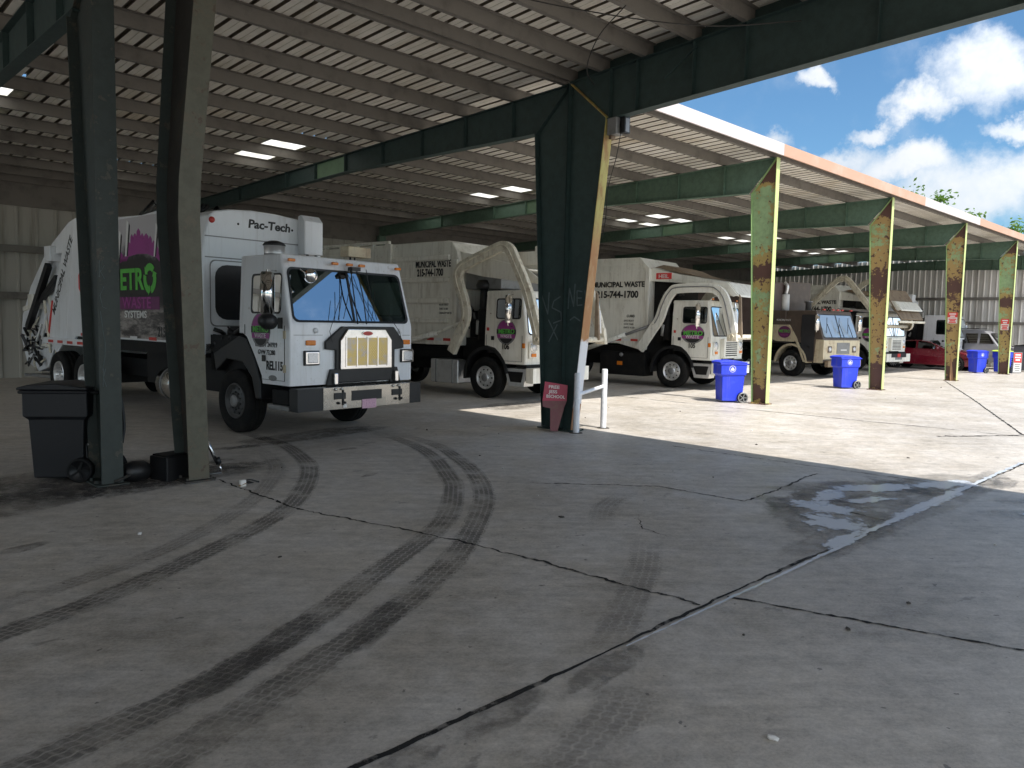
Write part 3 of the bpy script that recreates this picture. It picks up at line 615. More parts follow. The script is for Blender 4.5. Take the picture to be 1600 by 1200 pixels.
for i, x in enumerate(FRX):
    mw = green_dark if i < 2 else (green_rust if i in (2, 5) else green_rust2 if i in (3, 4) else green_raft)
    mc = green_shade if i == 0 else green_dark
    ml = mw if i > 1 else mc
    if i == 0: column('column', x, 1, shed, green_shade, green_shade, green_shade, .42, .90, 5.30, 6.06, 0, 0, .112)
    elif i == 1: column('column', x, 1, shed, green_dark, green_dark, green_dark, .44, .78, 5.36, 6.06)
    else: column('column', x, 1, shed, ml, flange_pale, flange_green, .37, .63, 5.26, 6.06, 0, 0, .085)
    mr = green_dark if i < 2 else green_raft
    top = [(.02, 6.06), (7.2, 5.862), (16.9, 5.60)]; bot = [(.76, 5.36), (7.2, 5.46), (16.9, 5.25)]
    if i > 1: top = [(.02, 6.05), (7.2, 5.862), (16.9, 5.6)]; bot = [(.74, 5.27), (7.2, 5.45), (16.9, 5.25)]
    rafter('rafter', x, top, bot, shed, mr, mr, STF)
    if i in (1, 2, 3, 4, 5):
        b = MB(); b.prism([(x-.008, 7.22, 5.462), (x-.008, 8.58, 5.434), (x-.008, 8.58, 5.815), (x-.008, 7.22, 5.855)], (.016, 0, 0), splice_skylit); b.build('skylit_splice_plate', shed)  # paler plate at the splice, skylight glow put into its colour
    b = MB(); b.beam((x, 16.75, 0), (x, 16.75, 5.25), .2, .3, mr); b.build('rear_column', shed)

canopy = thing('open_canopy', 'dark steel canopy over the foreground, its deep green end beam crossing the sky', 'canopy', (0, 0, 0))
def deckB():
    b = deck('roof_sheet', -30.0, BAY+.25, YB, -.02, ROOFB, canopy, [])
    return b
deckB()
b = MB(); b.prism([(XA0, -.22, 6.41), (XA0, .02, 6.45), (XA0, .25, 6.40), (XA0, .25, 6.41), (XA0, .02, 6.46), (XA0, -.22, 6.42)], (BAY+.25-XA0, 0, 0), fasc_w); b.prism([(XA0, -.04, 6.12), (XA0, -.01, 6.12), (XA0, -.01, 6.44), (XA0, -.04, 6.42)], (BAY+.2-XA0, 0, 0), purlinm); b.build('ridge_cap', canopy)
purlins(0, [-.75-.88*i for i in range(16)], ROOFB, canopy, -30, BAY+.2, .215)
for x in (.87, -6.0, -13.0, -19.5, -27.0):
    column('column', x, -1, canopy, brown_web, green_shade, flange_old, .36, .80, 5.34, 6.08, -.016, -.19 if x > 0 else 0, .118)
    rafter('rafter', x, [(-.02, 6.09), (YB, 6.84)], [(-.8, 5.36), (-7.3, 5.63), (YB, 6.0)], canopy, green_shade, green_shade, [-2.5, -5, -7.5])
    column('column', x, 1, canopy, green_shade, green_shade, green_shade, .40, .80, 5.34, 6.6, YB)
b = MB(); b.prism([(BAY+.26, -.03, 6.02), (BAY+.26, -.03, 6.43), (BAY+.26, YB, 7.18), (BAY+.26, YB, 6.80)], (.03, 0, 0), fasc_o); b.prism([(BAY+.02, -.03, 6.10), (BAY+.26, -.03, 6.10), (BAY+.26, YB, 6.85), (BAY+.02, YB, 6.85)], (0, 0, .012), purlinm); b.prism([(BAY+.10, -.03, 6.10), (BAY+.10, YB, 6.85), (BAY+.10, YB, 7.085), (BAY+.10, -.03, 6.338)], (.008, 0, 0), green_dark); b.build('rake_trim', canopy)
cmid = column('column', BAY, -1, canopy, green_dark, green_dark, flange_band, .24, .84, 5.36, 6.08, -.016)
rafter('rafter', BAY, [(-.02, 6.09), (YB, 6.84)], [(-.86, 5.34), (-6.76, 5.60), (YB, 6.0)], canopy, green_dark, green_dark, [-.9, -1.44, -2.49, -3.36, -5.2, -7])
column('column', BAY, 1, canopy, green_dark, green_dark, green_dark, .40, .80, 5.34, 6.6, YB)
for xx in (.87, BAY):
    b = MB(); b.beam((xx, -.3, 5.95), (xx, -1.6, 5.3), .01, .05, green_dark) if False else b.box((xx-.03, -.05, 5.9), (xx+.03, -.02, 6.0), green_dark); b.build('cap_plate', canopy)
def strokes(name, lines, P_, w, m, parent):
    b = MB()
    for ln in lines:
        pts = [P_(*q) for q in ln]
        for p, q in zip(pts, pts[1:]): b.beam(p, q, w, .003, m, up=(1, 0, 0))
    return b.build(name, parent)
chalk = P('chalk_mark', (.15, .19, .20), .9, 0, (.1, .12, .12), .8, 9)
col_a1 = [o for o in shed.children if o.name.startswith('column')][1]
col_a0 = [o for o in shed.children if o.name.startswith('column')][0]
strokes('chalk_graffiti', [[(0.62, 2.05), (.60, 2.42), (.44, 2.08), (.42, 2.48)], [(.14, 2.40), (.30, 2.32), (.34, 2.2), (.12, 2.12), (.10, 1.98), (.30, 1.92)], [(.42, 1.98), (.18, 1.62)], [(.20, 1.9), (.40, 1.58)]], lambda y, z: (BAY-.010, y, z), .022, chalk, col_a1)
strokes('chalk_graffiti', [[(-.05, 2.18), (-.07, 2.55), (-.18, 2.22), (-.2, 2.62)], [(-.37, 2.48), (-.25, 2.5), (-.26, 2.24), (-.38, 2.25)], [(-.26, 2.37), (-.36, 2.37)], [(-.43, 2.5), (-.47, 2.3), (-.52, 2.55)], [(-.1, 1.98), (-.2, 2.04), (-.34, 1.97)]], lambda y, z: (BAY-.010, y, z), .022, chalk, cmid)
strokes('chalk_graffiti', [[(-.07, 2.5), (-.075, 2.32)], [(-.04, 2.5), (-.06, 2.38), (-.02, 2.45)], [(-.06, 2.38), (-.02, 2.3)], [(-.03, 2.22), (-.07, 2.12), (-.05, 2.0), (-.01, 1.98)], [(-.07, 1.95), (-.05, 1.75), (-.03, 1.6), (-.035, 1.45), (-.06, 1.3)], [(-.05, 1.32), (-.06, 1.12)], [(-.03, 1.32), (-.055, 1.22), (-.025, 1.12)]], lambda y, z: (.05+y*1.0-.02, -.016, z), .010, chalk, col_a0)
# lamp bracket, cables
fl = thing('flood_light', 'small grey flood light fixed under the end beam at the middle column', 'light', (BAY, -.98, 5.2))
b = MB(); b.box((-.09, -.09, -.14), (.09, .1, .14), greysteel); b.box((-.07, .02, -.2), (.05, .08, -.14), rustplate); b.build('junction_box', fl, .01)
b = MB(); b.box((.0, -.2, -.12), (.14, -.10, .16), black); b.box((.02, -.206, -.1), (.12, -.2, .12), greysteel); b.build('lamp_head', fl, .015)
tag(MB().tube(catmull([(BAY-.02, -1.12, 5.1), (BAY-.03, -1.05, 4.7), (BAY-.04, -.9, 4.2), (BAY-.03, -.86, 3.7), (BAY-.04, -.8, 3.4)], 6), .007, cable_m, 6).build('power_cable'), 'thin black cable dangling below the flood light on the column', 'cable')
tag(MB().tube(catmull([(3.2, -1.6, 6.05), (4.8, -2.4, 5.92), (6.3, -3.4, 5.86), (7.5, -4.2, 6.05)], 8), .008, cable_m, 6).build('overhead_cable'), 'thin dark cable strung along under the canopy purlins near the top edge', 'cable')
tag(MB().tube(catmull([(5.6, -2.7, 6.1), (5.9, -2.0, 5.95), (6.6, -1.2, 5.85), (7.55, -.55, 5.95)], 8), .008, cable_m, 6).build('overhead_cable'), 'sagging dark cable hanging from a purlin toward the middle column top', 'cable')
b = MB(); b.beam((7.55, -2.55, 6.12), (7.45, -2.05, 5.72), .05, .008, green_dark); b.build('rod_brace', canopy)
# ------------------------------------------------------------------ trucks
def wheel(root, x, y, out, Rt=.52, w=.30, deep=False, rimm=None, name='wheel', n=40):
    """tyre (part) with rim (sub-part); out=-1 faces -x"""
    rimm = rimm or alu
    b = MB(); h = w/2; r = Rt*.545
    prof = [(-h*.8, r), (-h, r+.05), (-h*1.04, Rt*.78), (-h*.98, Rt*.93), (-h*.8, Rt*.985), (-h*.5, Rt), (-h*.46, Rt*.975), (-h*.40, Rt*.975), (-h*.36, Rt), (-h*.06, Rt), (-h*.03, Rt*.975), (h*.03, Rt*.975), (h*.06, Rt), (h*.36, Rt), (h*.40, Rt*.975), (h*.46, Rt*.975), (h*.5, Rt), (h*.8, Rt*.985), (h*.98, Rt*.93), (h*1.04, Rt*.78), (h, r+.05), (h*.8, r)]
    b.lathe([(a*out, q) for a, q in prof], (x, y, Rt), (1, 0, 0), rubber, n)
    t = b.build(name, root)
    b = MB(); o = out
    if deep: pr = [(h*.82, r+.012), (h*.98, r), (h*.9, r*.9), (h*.1, r*.82), (-h*.1, r*.62), (-h*.15, r*.4), (h*.6, r*.38), (h*.75, r*.3), (h*.78, 0)]
    else: pr = [(h*.82, r+.012), (h*.98, r), (h*.9, r*.92), (h*.55, r*.86), (h*.62, r*.80), (h*.78, r*.62), (h*.74, r*.5), (h*.74, r*.40), (h*1.0, r*.36), (h*1.15, r*.3, greysteel), (h*1.2, r*.2, greysteel), (h*1.2, 0, greysteel)]
    b.lathe([(q[0]*o, *q[1:]) for q in pr], (x, y, Rt), (1, 0, 0), rimm, n)
    for k in range(10):
        a = 2*math.pi*k/10
        if not deep:
            b.lathe([(h*.72*o, .0), (h*.745*o, r*.075), (h*.60*o, r*.075)], (x, y+r*.72*math.cos(a), Rt+r*.72*math.sin(a)), (1, 0, 0), black, 10, False)
        a += .3; rad = r*.5
        b.lathe([(h*.70*o, .016), (h*.95*o, .014), (h*.97*o, 0)], (x, y+rad*math.cos(a), Rt+rad*math.sin(a)), (1, 0, 0), rimm, 6, False)
    b.build('rim', t)
    return t
def arch(root, y, z, ri, ro, x0, x1, a0, a1, m, name='fender', n=14):
    b = MB(); pts = [(y+ro*math.cos(R(a0+(a1-a0)*i/n)), z+ro*math.sin(R(a0+(a1-a0)*i/n))) for i in range(n+1)]+[(y+ri*math.cos(R(a1+(a0-a1)*i/n)), z+ri*math.sin(R(a1+(a0-a1)*i/n))) for i in range(n+1)]
    b.prism([(x0, *p) for p in pts], (x1-x0, 0, 0), m, True); return b.build(name, root, .008)
def cab(root, c):
    """hollow cab shell with real window openings, glass, and a dark interior; c holds its measurements"""
    W, Wt, yr, yf, yft, z0, zb, zt, zr = (c[k] for k in ('W', 'Wt', 'yr', 'yf', 'yft', 'z0', 'zb', 'zt', 'zr')); mt = c['mat']; b = MB()
    X = lambda z: W if z <= zb else W+(Wt-W)*(z-zb)/(zr-zb)
    Yf = lambda z: yf if z <= zb else yf+(yft-yf)*(z-zb)/(zr-zb)
    cut = c['cut']; win = c['win']; wy0, wy1, wz0, wz1 = win
    for s in (-1, 1):
        b.face([(s*W, yr, zb), (s*W, yf, zb), (s*W, yf, z0)]+[(s*W, *q) for q in cut], mt)
        hole = [(s*X(v), u, v) for u, v in rrect(wy0, wy1, wz0, wz1, .07)]
        b.ring([(s*W, yf, zb), (s*W, yr, zb), (s*Wt, yr, zr), (s*Wt, yft, zr)], hole, mt)
    b.face([(-W, yf, z0), (W, yf, z0), (W, yf, zb), (-W, yf, zb)], mt)
    wsz0, wsz1, wm = c['ws']; hole = [(u*(X(v)-wm)/1.0, Yf(v), v) for u, v in rrect(-1, 1, wsz0, wsz1, .09)]
    b.ring([(-W, yf, zb), (W, yf, zb), (Wt, yft, zr), (-Wt, yft, zr)], hole, mt)
    b.face([(-Wt, yft, zr), (Wt, yft, zr), (Wt, yr, zr), (-Wt, yr, zr)], mt)
    zc = cut[-1][1]
    b.face([(-W, yr, zb), (W, yr, zb), (W, yr, zc), (-W, yr, zc)], mt)
    b.face([(-W, yr, zb), (W, yr, zb), (Wt, yr, zr), (-Wt, yr, zr)], mt)
    b.face([(-W, yf+.02, z0+.02), (W, yf+.02, z0+.02), (W, cut[0][0], z0+.02), (-W, cut[0][0], z0+.02)], chassis)
    sh = b.build('cab', root, c.get('bev', .07), 4, True, 40)
    sh.data.shade_smooth()
    # windshield
    gk = MB(); inn = [(u*(X(v)-wm-.035), Yf(v)-.004, v) for u, v in rrect(-1, 1, wsz0+.03, wsz1-.03, .08)]; outr = [(u*(X(v)-wm+.004), Yf(v)-.008, v) for u, v in rrect(-1, 1, wsz0-.004, wsz1+.004, .09)]
    gk.loopring(outr, inn, black)
    zm = (wsz0+wsz1)/2
    if c.get('post', True): gk.prism([(-.018, Yf(wsz0)-.012, wsz0), (.018, Yf(wsz0)-.012, wsz0), (.018, Yf(wsz1)-.012, wsz1), (-.018, Yf(wsz1)-.012, wsz1)], (0, .02, 0), black)
    gk.face([(p[0], p[1]+.004, p[2]) for p in inn], c.get('wmat', wind)); gk.build('windshield', root)
    for s in (-1, 1):
        gk = MB(); ins = [(s*(X(v)-.003), u, v) for u, v in rrect(wy0+.025, wy1-.025, wz0+.025, wz1-.025, .06)]; ous = [(s*(X(v)+.003), u, v) for u, v in rrect(wy0-.003, wy1+.003, wz0-.003, wz1+.003, .07)]
        gk.loopring(ous, ins, black); gk.face([(p[0]-s*.004, p[1], p[2]) for p in ins], glass)
        if c.get('winpost'): gk.beam((s*(X(wz0)+.001), c['winpost'], wz0), (s*(X(wz1)+.001), c['winpost'], wz1), .03, .01, black, up=(1, 0, 0))
        gk.build('door_window', root)
    # interior
    b = MB(); b.box((-W+.08, yf+.05, wsz0-.35), (W-.08, yf+.45, wsz0-.02), dark_in)
    b.box((-W+.05, yr-.035, zc+.05), (W-.05, yr-.015, zr-.1), dark_in); b.box((-W+.05, yf+.1, z0+.25), (W-.05, yr-.05, z0+.3), dark_in)
    for s in (-.6, .6):
        b.box((s-.24, yr-.65, wsz0-.5), (s+.24, yr-.15, wsz0-.35), seatm); b.box((s-.24, yr-.22, wsz0-.4), (s+.24, yr-.08, wsz0+.25), seatm); b.box((s-.12, yr-.2, wsz0+.27), (s+.12, yr-.1, wsz0+.42), seatm)
        cz = wsz0+.02; b.tube([(s+.21*math.cos(2*math.pi*k/20), yf+.52+.07*math.sin(2*math.pi*k/20), cz+.2*math.sin(2*math.pi*k/20)) for k in range(21)], .017, black, 6)
    b.build('cab_interior', root, .03)
    # door outline on both sides
    dy0, dy1 = c['door']
    for s in (-1,):
        b = MB(); x = s*(W+.002)
        for p, q in (((dy0, zb+.0), (dy0, c['doorz'])), ((dy1, zb+.0), (dy1, zc-.02)), ((dy0, c['doorz']), (cut[0][0]+.03, c['doorz']))):
            b.beam((x, *p), (x, *q), .006, .012, black, up=(1, 0, 0))
        b.box((x-.01, (dy0+dy1)/2-.05+c.get('hdl', 0), c['hz']-.05), (x+.01 if s > 0 else x-.015, (dy0+dy1)/2+.05+c.get('hdl', 0), c['hz']+.05), black); b.build('door_seam', root)
    return X, Yf
def mirror(root, y, z, s, W, h=.62):
    b = MB(); x = s*(W+.22)
    for f0, f1 in ((-1, -.86), (-.86, .86), (.86, 1)):
        pts = [(x-.115*math.cos(math.pi*i/12), y-.10*math.sin(math.pi*i/12), z+f0*h/2) for i in range(13)]
        if f0 == -.86: b.prism(pts, (0, 0, (f1-f0)*h/2), chrome, True)
        else:
            k = .8; c0 = Vector((x, y, 0)); q = [((Vector(p)-c0)*k+c0) for p in pts]
            for p in q: p.z = z+(f0 if f0 < 0 else f1)*h/2
            b.loopring([Vector((p[0], p[1], z+(f1 if f0 < 0 else f0)*h/2)) for p in pts], q, chrome); b.face(q, chrome)
    b.box((x-.10, y+.001, z-h/2+.06), (x+.10, y+.006, z+h/2-.06), steel)
    o = b.build('mirror', root)
    b = MB(); b.tube([(s*W, y+.03, z+h/2+.02), (x, y, z+h/2+.03), (x, y, z-h/2-.06), (s*W, y+.03, z-h/2-.1)], .014, chrome, 6); b.build('mirror_arm', o); return o
def lamp(root, name, cx, y, z, w, h, m, parent=None, depth=.03, bez=None):
    b = MB()
    if bez: b.box((cx-w/2-.025, y-depth*.6, z-h/2-.025), (cx+w/2+.025, y, z+h/2+.025), bez)
    b.box((cx-w/2, y-depth, z-h/2), (cx+w/2, y-.001, z+h/2), m); return b.build(name, parent or root, .012)
def logo(root, x, y, z, ry, rz):
    """round door emblem: purple skyline over green and purple wording"""
    b = MB(); n = 36; el = lambda k, a: (x-k, y-ry*math.cos(a), z+rz*math.sin(a))
    b.prism([el(0, 2*math.pi*i/n) for i in range(n)], (-.004, 0, 0), greysteel)
    b.prism([(x-.0045, y-ry*.93*math.cos(a), z+rz*.93*math.sin(a)) for a in [R(12+156*i/18) for i in range(19)]], (-.002, 0, 0), inkp)
    b.box((x-.0075, y-ry*.98, z-rz*.16), (x-.005, y+ry*.98, z+rz*.20), inkk)
    b.box((x-.0075, y-ry*.90, z-rz*.48), (x-.005, y+ry*.9, z-rz*.18), inkp)
    b.prism([(x-.0065, y-ry*.8*math.cos(a), z+rz*.9*math.sin(a)) for a in [R(215+110*i/14) for i in range(15)]], (-.002, 0, 0), inkk)
    o = b.build('emblem', root)
    text('METRO', ry*.5, (x-.010, y+ry*.80, z-rz*.12), SIDE, inkg, o, 1.0, .03); text('WASTE', ry*.36, (x-.010, y+ry*.6, z-rz*.44), SIDE, inkw, o, 1.0, .01)
    return o
def front_loader(name, label, loc, rz, mt, mb, num, style, logo_r=(.31, .31), wiper=True):
    t = thing(name, label, 'garbage truck', (*loc, 0), rz, 'white and cream garbage trucks parked nose out under the shed')
    c = dict(W=1.2, Wt=1.14, yr=.06, yf=-1.27, yft=-1.10, z0=.90, zb=1.60, zt=2.5, zr=2.70, mat=mt, cut=[(-.60, .90), (-.50, 1.12), (-.30, 1.28), (-.05, 1.33), (.06, 1.33)],
             win=(-1.09, -.30, 2.0, 2.50), ws=(1.62, 2.52, .10), door=(-1.16, -.02), doorz=.97, hz=1.52, hdl=.36, post=True, winpost=-.85)
    X, Yf = cab(t, c); W = 1.2
    # nose below the windshield, grille, lamps, bumper
    b = MB(); b.box((-.55, -1.40, .95), (.55, -1.272, 1.55), mt)
    for k in range(7): b.box((-.42, -1.412, 1.02+k*.065), (.42, -1.400, 1.05+k*.065), chassis)
    b.build('grille', t, .02)
    for s in (-1, 1):
        b = MB(); b.box((s*.93-.17, -1.31, 1.05), (s*.93+.17, -1.272, 1.45), mt); hl = b.build('headlight', t, .05, 3)
        b = MB(); b.lathe([(0, .11), (.02, .11), (.035, 0)], (s*.93, -1.31, 1.33), (0, -1, 0), lens, 20); b.lathe([(0, .13), (.015, .125), (.015, .108)], (s*.93, -1.31, 1.33), (0, -1, 0), chrome, 20)
        b.box((s*.93-.09, -1.33, 1.09), (s*.93+.09, -1.311, 1.17), amber); b.build('lens', hl)
        lamp(t, 'marker_light', s*.9, -1.12, 2.74, .12, .05, amber)
        b = MB(); b.box((s*(W+.002)-.012, -1.25, 1.30), (s*(W+.002)+.012, -1.17, 1.42), amber); b.build('marker_light', t, .008)
        mirror(t, -.88, 2.24, s, W, .66)
        b = MB(); b.prism([(s*.80, -.60, .80), (s*.80, -1.30, .80), (s*.80, -1.22, .36), (s*.80, -.74, .36)], (s*.38, 0, 0), alu); b.prism([(s*1.165, -.70, .72), (s*1.165, -1.20, .72), (s*1.165, -1.14, .46), (s*1.165, -.80, .46)], (s*.022, 0, 0), chassis)
        b.build('step', t, .02)
        arch(t, .0, .56, .66, .74, s*.86, s*1.225, -8, 172, black)
        wheel(t, s*1.08, 0, s)
        wheel(t, s*1.08, 4.9, s, deep=True); wheel(t, s*1.08, 6.3, s, deep=True)
    b = MB(); b.box((-1.2, -1.52, .46), (1.2, -1.30, .82), mt); b.box((-.35, -1.526, .55), (.35, -1.52, .72), greysteel); b.build('bumper', t, .03)
    b = MB(); b.box((-1.19, -1.30, .82), (1.19, -1.0, .90), chassis); b.box((-.45, -1.3, .6), (.45, 8.0, .95), chassis); b.box((-1.0, -.12, .48), (1.0, .12, .62), chassis)
    for yy in (4.9, 6.3): b.box((-1.0, yy-.12, .45), (1.0, yy+.12, .62), chassis)
    b.box((-.9, .12, .75), (.9, 1.05, 1.5), chassis); b.box((-1.0, 1.2, .95), (1.0, 8, 1.24), chassis); b.build('chassis', t)
    if wiper:
        b = MB(); b.tube([(-.15, -1.30, 1.62), (-.35, -1.27, 2.05), (-.45, -1.24, 2.3)], .012, black, 5); b.tube([(.15, -1.30, 1.62), (.35, -1.27, 2.05), (.45, -1.24, 2.3)], .012, black, 5); b.build('wiper', t)
    # engine bay clutter and intake behind the cab
    b = MB(); b.lathe([(0, .0), (0, .13), (.55, .13), (.75, .13), (.8, .1)], (-.95, .32, 1.45), (0, 0, 1), chassis, 16); b.lathe([(0, 0), (.0, .2), (.1, .22), (.22, .16), (.24, 0)], (-.95, .30, 2.75), (0, 0, 1), black, 18)
    b.tube([(-.95, .32, 2.2), (-.95, .3, 2.85)], .1, black, 14); b.tube([(-.9, .1, 2.85), (-.9, -.15, 2.92)], .09, black, 10); b.tube([(-.95, .45, 1.6), (-1.0, .4, 1.95)], .09, alu, 12)
    rnd = random.Random(len(label))
    for k in range(16):
        yy, zz = rnd.uniform(.2, .95), rnd.uniform(1.3, 2.4); b.tube([(-.85, yy, zz), (-.8, yy+rnd.uniform(-.3, .3), zz+rnd.uniform(-.4, .4))], rnd.uniform(.015, .045), rnd.choice([black, chassis, greysteel]), 6)
    b.box((-.8, .12, 1.35), (.8, .9, 2.2), chassis); b.build('engine_bay', t)
    # body
    b = MB(); zt = 4.0
    if style == 'ribbed': prof = [(.95, 1.29), (.93, 3.45), (1.0, 3.72), (1.15, 3.93), (1.32, zt), (2.6, zt), (6.6, zt-.02), (7.2, 3.4), (7.4, 2.4), (7.0, 1.29)]
    else: prof = [(1.05, 1.12), (.86, 2.2), (.85, 3.66), (1.2, zt+.04), (6.6, zt+.04), (7.2, 3.4), (7.4, 2.4), (7.0, 1.32), (1.95, 1.32)]
    b.prism([(-1.235, *p) for p in prof], (2.47, 0, 0), mb)
    body = b.build('body', t, .03)
    b = MB()
    if style == 'ribbed':
        for z in (3.57, 3.0, 2.45, 1.93): b.prism([(-1.234, 1.25, z-.09), (-1.305, 1.25, z-.05), (-1.305, 1.25, z+.04), (-1.234, 1.25, z+.07)], (0, 2.17, 0), mb)
        b.box((-1.32, .93, 1.3), (-1.234, 1.08, 3.5), mb); b.box((-1.33, 3.42, 1.3), (-1.234, 3.66, 4.0), mb)
    else:
        for z in (3.82, 3.62): b.box((-1.25, 1.1, z-.03), (-1.234, 6, z+.03), mb)
        b.prism([(-1.27, .84, 1.6), (-1.27, .98, 1.6), (-1.27, .98, 3.62), (-1.27, 1.26, 3.93), (-1.27, 1.2, 4.04), (-1.27, .84, 3.68)], (.036, 0, 0), mb)
        b.box((-1.246, 1.0, 3.28), (-1.234, 2.9, 3.30), mb); b.box((-1.246, 1.05, 2.70), (-1.234, 2.9, 2.72), mb)
    b.build('stiffener', body, .012)
    if style == 'ribbed':
        text('MUNICIPAL WASTE', .25, (-1.24, 2.52, 3.33), SIDE, inkk, body, .60, .035); text('215-744-1700', .26, (-1.24, 2.46, 3.10), SIDE, inkk, body, .66, .04)
        for k, q in enumerate(('REGISTERED', 'TARE 31,400', 'CAPACITY 40 YD')): text(q, .075, (-1.24, 1.62, 2.32-.11*k), SIDE, inkk, body, .8, 0)
        # rear roof frame of the body
        b = MB()
        for z in (3.86, 4.06): b.box((-1.25, 3.6, z-.04), (-1.15, 6.6, z+.04), mb)
        for y in (4.3, 5.0, 5.7, 6.4): b.box((-1.245, y-.06, 3.85), (-1.155, y+.06, 4.05), mb)
        b.build('roof_frame', t, .01)
        b = MB(); b.box((-1.2, 3.9, 3.78), (1.2, 6.5, 3.83), mb); b.build('roof_panel', t)
    else:
        text('MUNICIPAL WASTE', .235, (-1.25, 2.95, 3.12), SIDE, inkk, body, .95, .03); text('215-744-1700', .30, (-1.25, 2.78, 2.78), SIDE, inkk, body, .92, .035)
        text('CUBES', .11, (-1.245, 1.62, 2.16), SIDE, inkk, body, .9, .01)
        for k, q in enumerate(('30YD BODY', 'GVW 73280', 'EMPTY 41220')): text(q, .08, (-1.245, 1.72, 2.02-.11*k), SIDE, inkk, body, .85, 0)
    # reflective strip
    b = MB()
    for k in range(9): b.box((-1.247, 1.2+k*.30, 1.40), (-1.236, 1.45+k*.30, 1.47), redm if k % 2 == 0 else inkw)
    b.build('reflector_strip', t)
    # hopper canopy reaching over the cab
    b = MB()
    if style == 'ribbed': hp = [(1.0, 3.72), (-1.15, 3.25), (-1.6, 2.95), (-1.65, 2.85), (-1.5, 2.85), (.2, 3.05), (.98, 3.2)]
    else: hp = [(.9, 3.72), (-.12, 3.48), (-1.67, 3.20), (-1.98, 2.84), (-1.85, 2.80), (-1.55, 3.02), (-.3, 3.22), (.86, 3.30)]
    for s in (-1.12, 1.08): b.prism([(s, *p) for p in hp], (.04, 0, 0), mb)
    if style != 'ribbed':
        b.prism([(-1.08, *p) for p in ((.9, 3.72), (-.12, 3.49), (-1.69, 3.22), (-2.0, 2.86), (-2.0, 2.80), (-1.62, 3.15), (-.12, 3.43), (.9, 3.67))], (2.16, 0, 0), mb)
        b.prism([(-1.0, *p) for p in ((.8, 3.73), (-.2, 3.5), (-.9, 3.37), (-.7, 3.41), (-.2, 3.56), (.1, 3.70), (.5, 3.80))], (2.0, 0, 0), rustplate)
    else:
        b.prism([(-1.08, *p) for p in ((.98, 3.4), (-1.15, 3.22), (-1.15, 3.18), (.98, 3.30))], (2.16, 0, 0), mb)
        b.box((-1.1, -1.6, 3.3), (-1.06, .7, 3.62), mb); b.prism([(.2, -1.7, 3.0), (.2, -.4, 3.2), (.2, -.4, 3.9), (.2, -1.7, 3.9)], (.05, 0, 0), mb)
        b.box((-1.0, -.3, 2.75), (1.0, .9, 3.3), greysteel)
    b.build('hopper', t, .02)
    if style == 'heil':
        b = MB(); b.box((-1.127, .15, 3.35), (-1.121, .68, 3.54), signred); hp_ = b.build('name_plate', t); text('HEIL', .16, (-1.129, .60, 3.385), SIDE, inkw, hp_, 1.1, .02)
    if style != 'ribbed':
        b = MB(); b.box((-.9, .2, 1.3), (.9, .84, 3.4), chassis); b.build('body_bulkhead', t)
    # lift arms
    if style == 'ribbed': ap = [(1.02, 1.12), (.82, 1.50), (.55, 1.98), (.60, 2.4), (.82, 2.95), (.78, 3.22), (.55, 3.36), (-.2, 3.62), (-.62, 3.74), (-.85, 3.66), (-1.02, 3.40), (-1.40, 2.70), (-1.62, 2.1), (-1.78, 1.62)]; aw = .26
    elif style == 'raised': ap = [(2.0, 1.2), (2.3, 2.2), (2.35, 2.9), (1.9, 3.35), (1.1, 4.1), (.75, 4.28), (.4, 4.2), (-.3, 3.4), (-.95, 2.6), (-1.2, 2.2)]; aw = .26
    else: ap = [(1.05, 1.15), (.66, 1.72), (.40, 2.1), (.22, 2.6), (.02, 2.92), (-.22, 3.04), (-1.2, 3.05), (-1.5, 2.96), (-1.7, 2.72), (-1.85, 2.25), (-1.98, 1.72)]; aw = .28
    for s in (-1, 1):
        cp = catmull([(s*1.36, *p) for p in ap], 5); b = MB(); k = b.mi(cream_arm if style != 'heil' else mt); prev = None
        for i, p in enumerate(cp):
            tt = (cp[min(i+1, len(cp)-1)]-cp[max(0, i-1)]).normalized(); nn = Vector((0, -tt.z, tt.y))*aw/2; w2 = Vector((.065, 0, 0))
            cur = [b.bm.verts.new(q) for q in (p-w2-nn, p+w2-nn, p+w2+nn, p-w2+nn)]
            if prev:
                for j in range(4): b.bm.faces.new([prev[j], prev[(j+1) % 4], cur[(j+1) % 4], cur[j]]).material_index = k
            else: b.bm.faces.new(cur).material_index = k
            prev = cur
        b.bm.faces.new(prev).material_index = k
        arm = b.build('lift_arm', t, .012)
        b = MB(); off = Vector((-.085*s*-1 if False else s*.085, 0, 0)); hs = [p+Vector((0, 0, 0))+off for p in cp[8:]]
        b.tube([p+Vector((0, .02, .03)) for p in hs], .016, cream_arm if style != 'heil' else greysteel, 6)
        for p in cp[6::9]: b.lathe([(-.075, .03), (.075, .03), (.08, 0)], p, (1, 0, 0), greysteel, 8)
        b.build('hose', arm)
        yt, zt2 = ap[-1]
        if style != 'raised':
            b = MB(); b.prism([(s*1.36-.06, yt-.16, zt2-.22), (s*1.36-.06, yt+.14, zt2-.22), (s*1.36-.06, yt+.16, zt2+.14), (s*1.36-.06, yt-.1, zt2+.2)], (.12, 0, 0), cream_arm)
            b.tube([(s*1.2, yt-.02, zt2+.05), (s*1.2, yt+.02, zt2+.65)], .07, inkw, 12); b.tube([(s*1.2, yt, zt2+.65), (s*1.2, yt+.03, zt2+.9)], .03, chrome, 8)
            b.lathe([(-.1, .06), (.1, .06), (.1, 0)], (s*1.36, yt, zt2-.08), (1, 0, 0), cream_arm, 12); b.build('arm_knuckle', arm, .01)
        else:
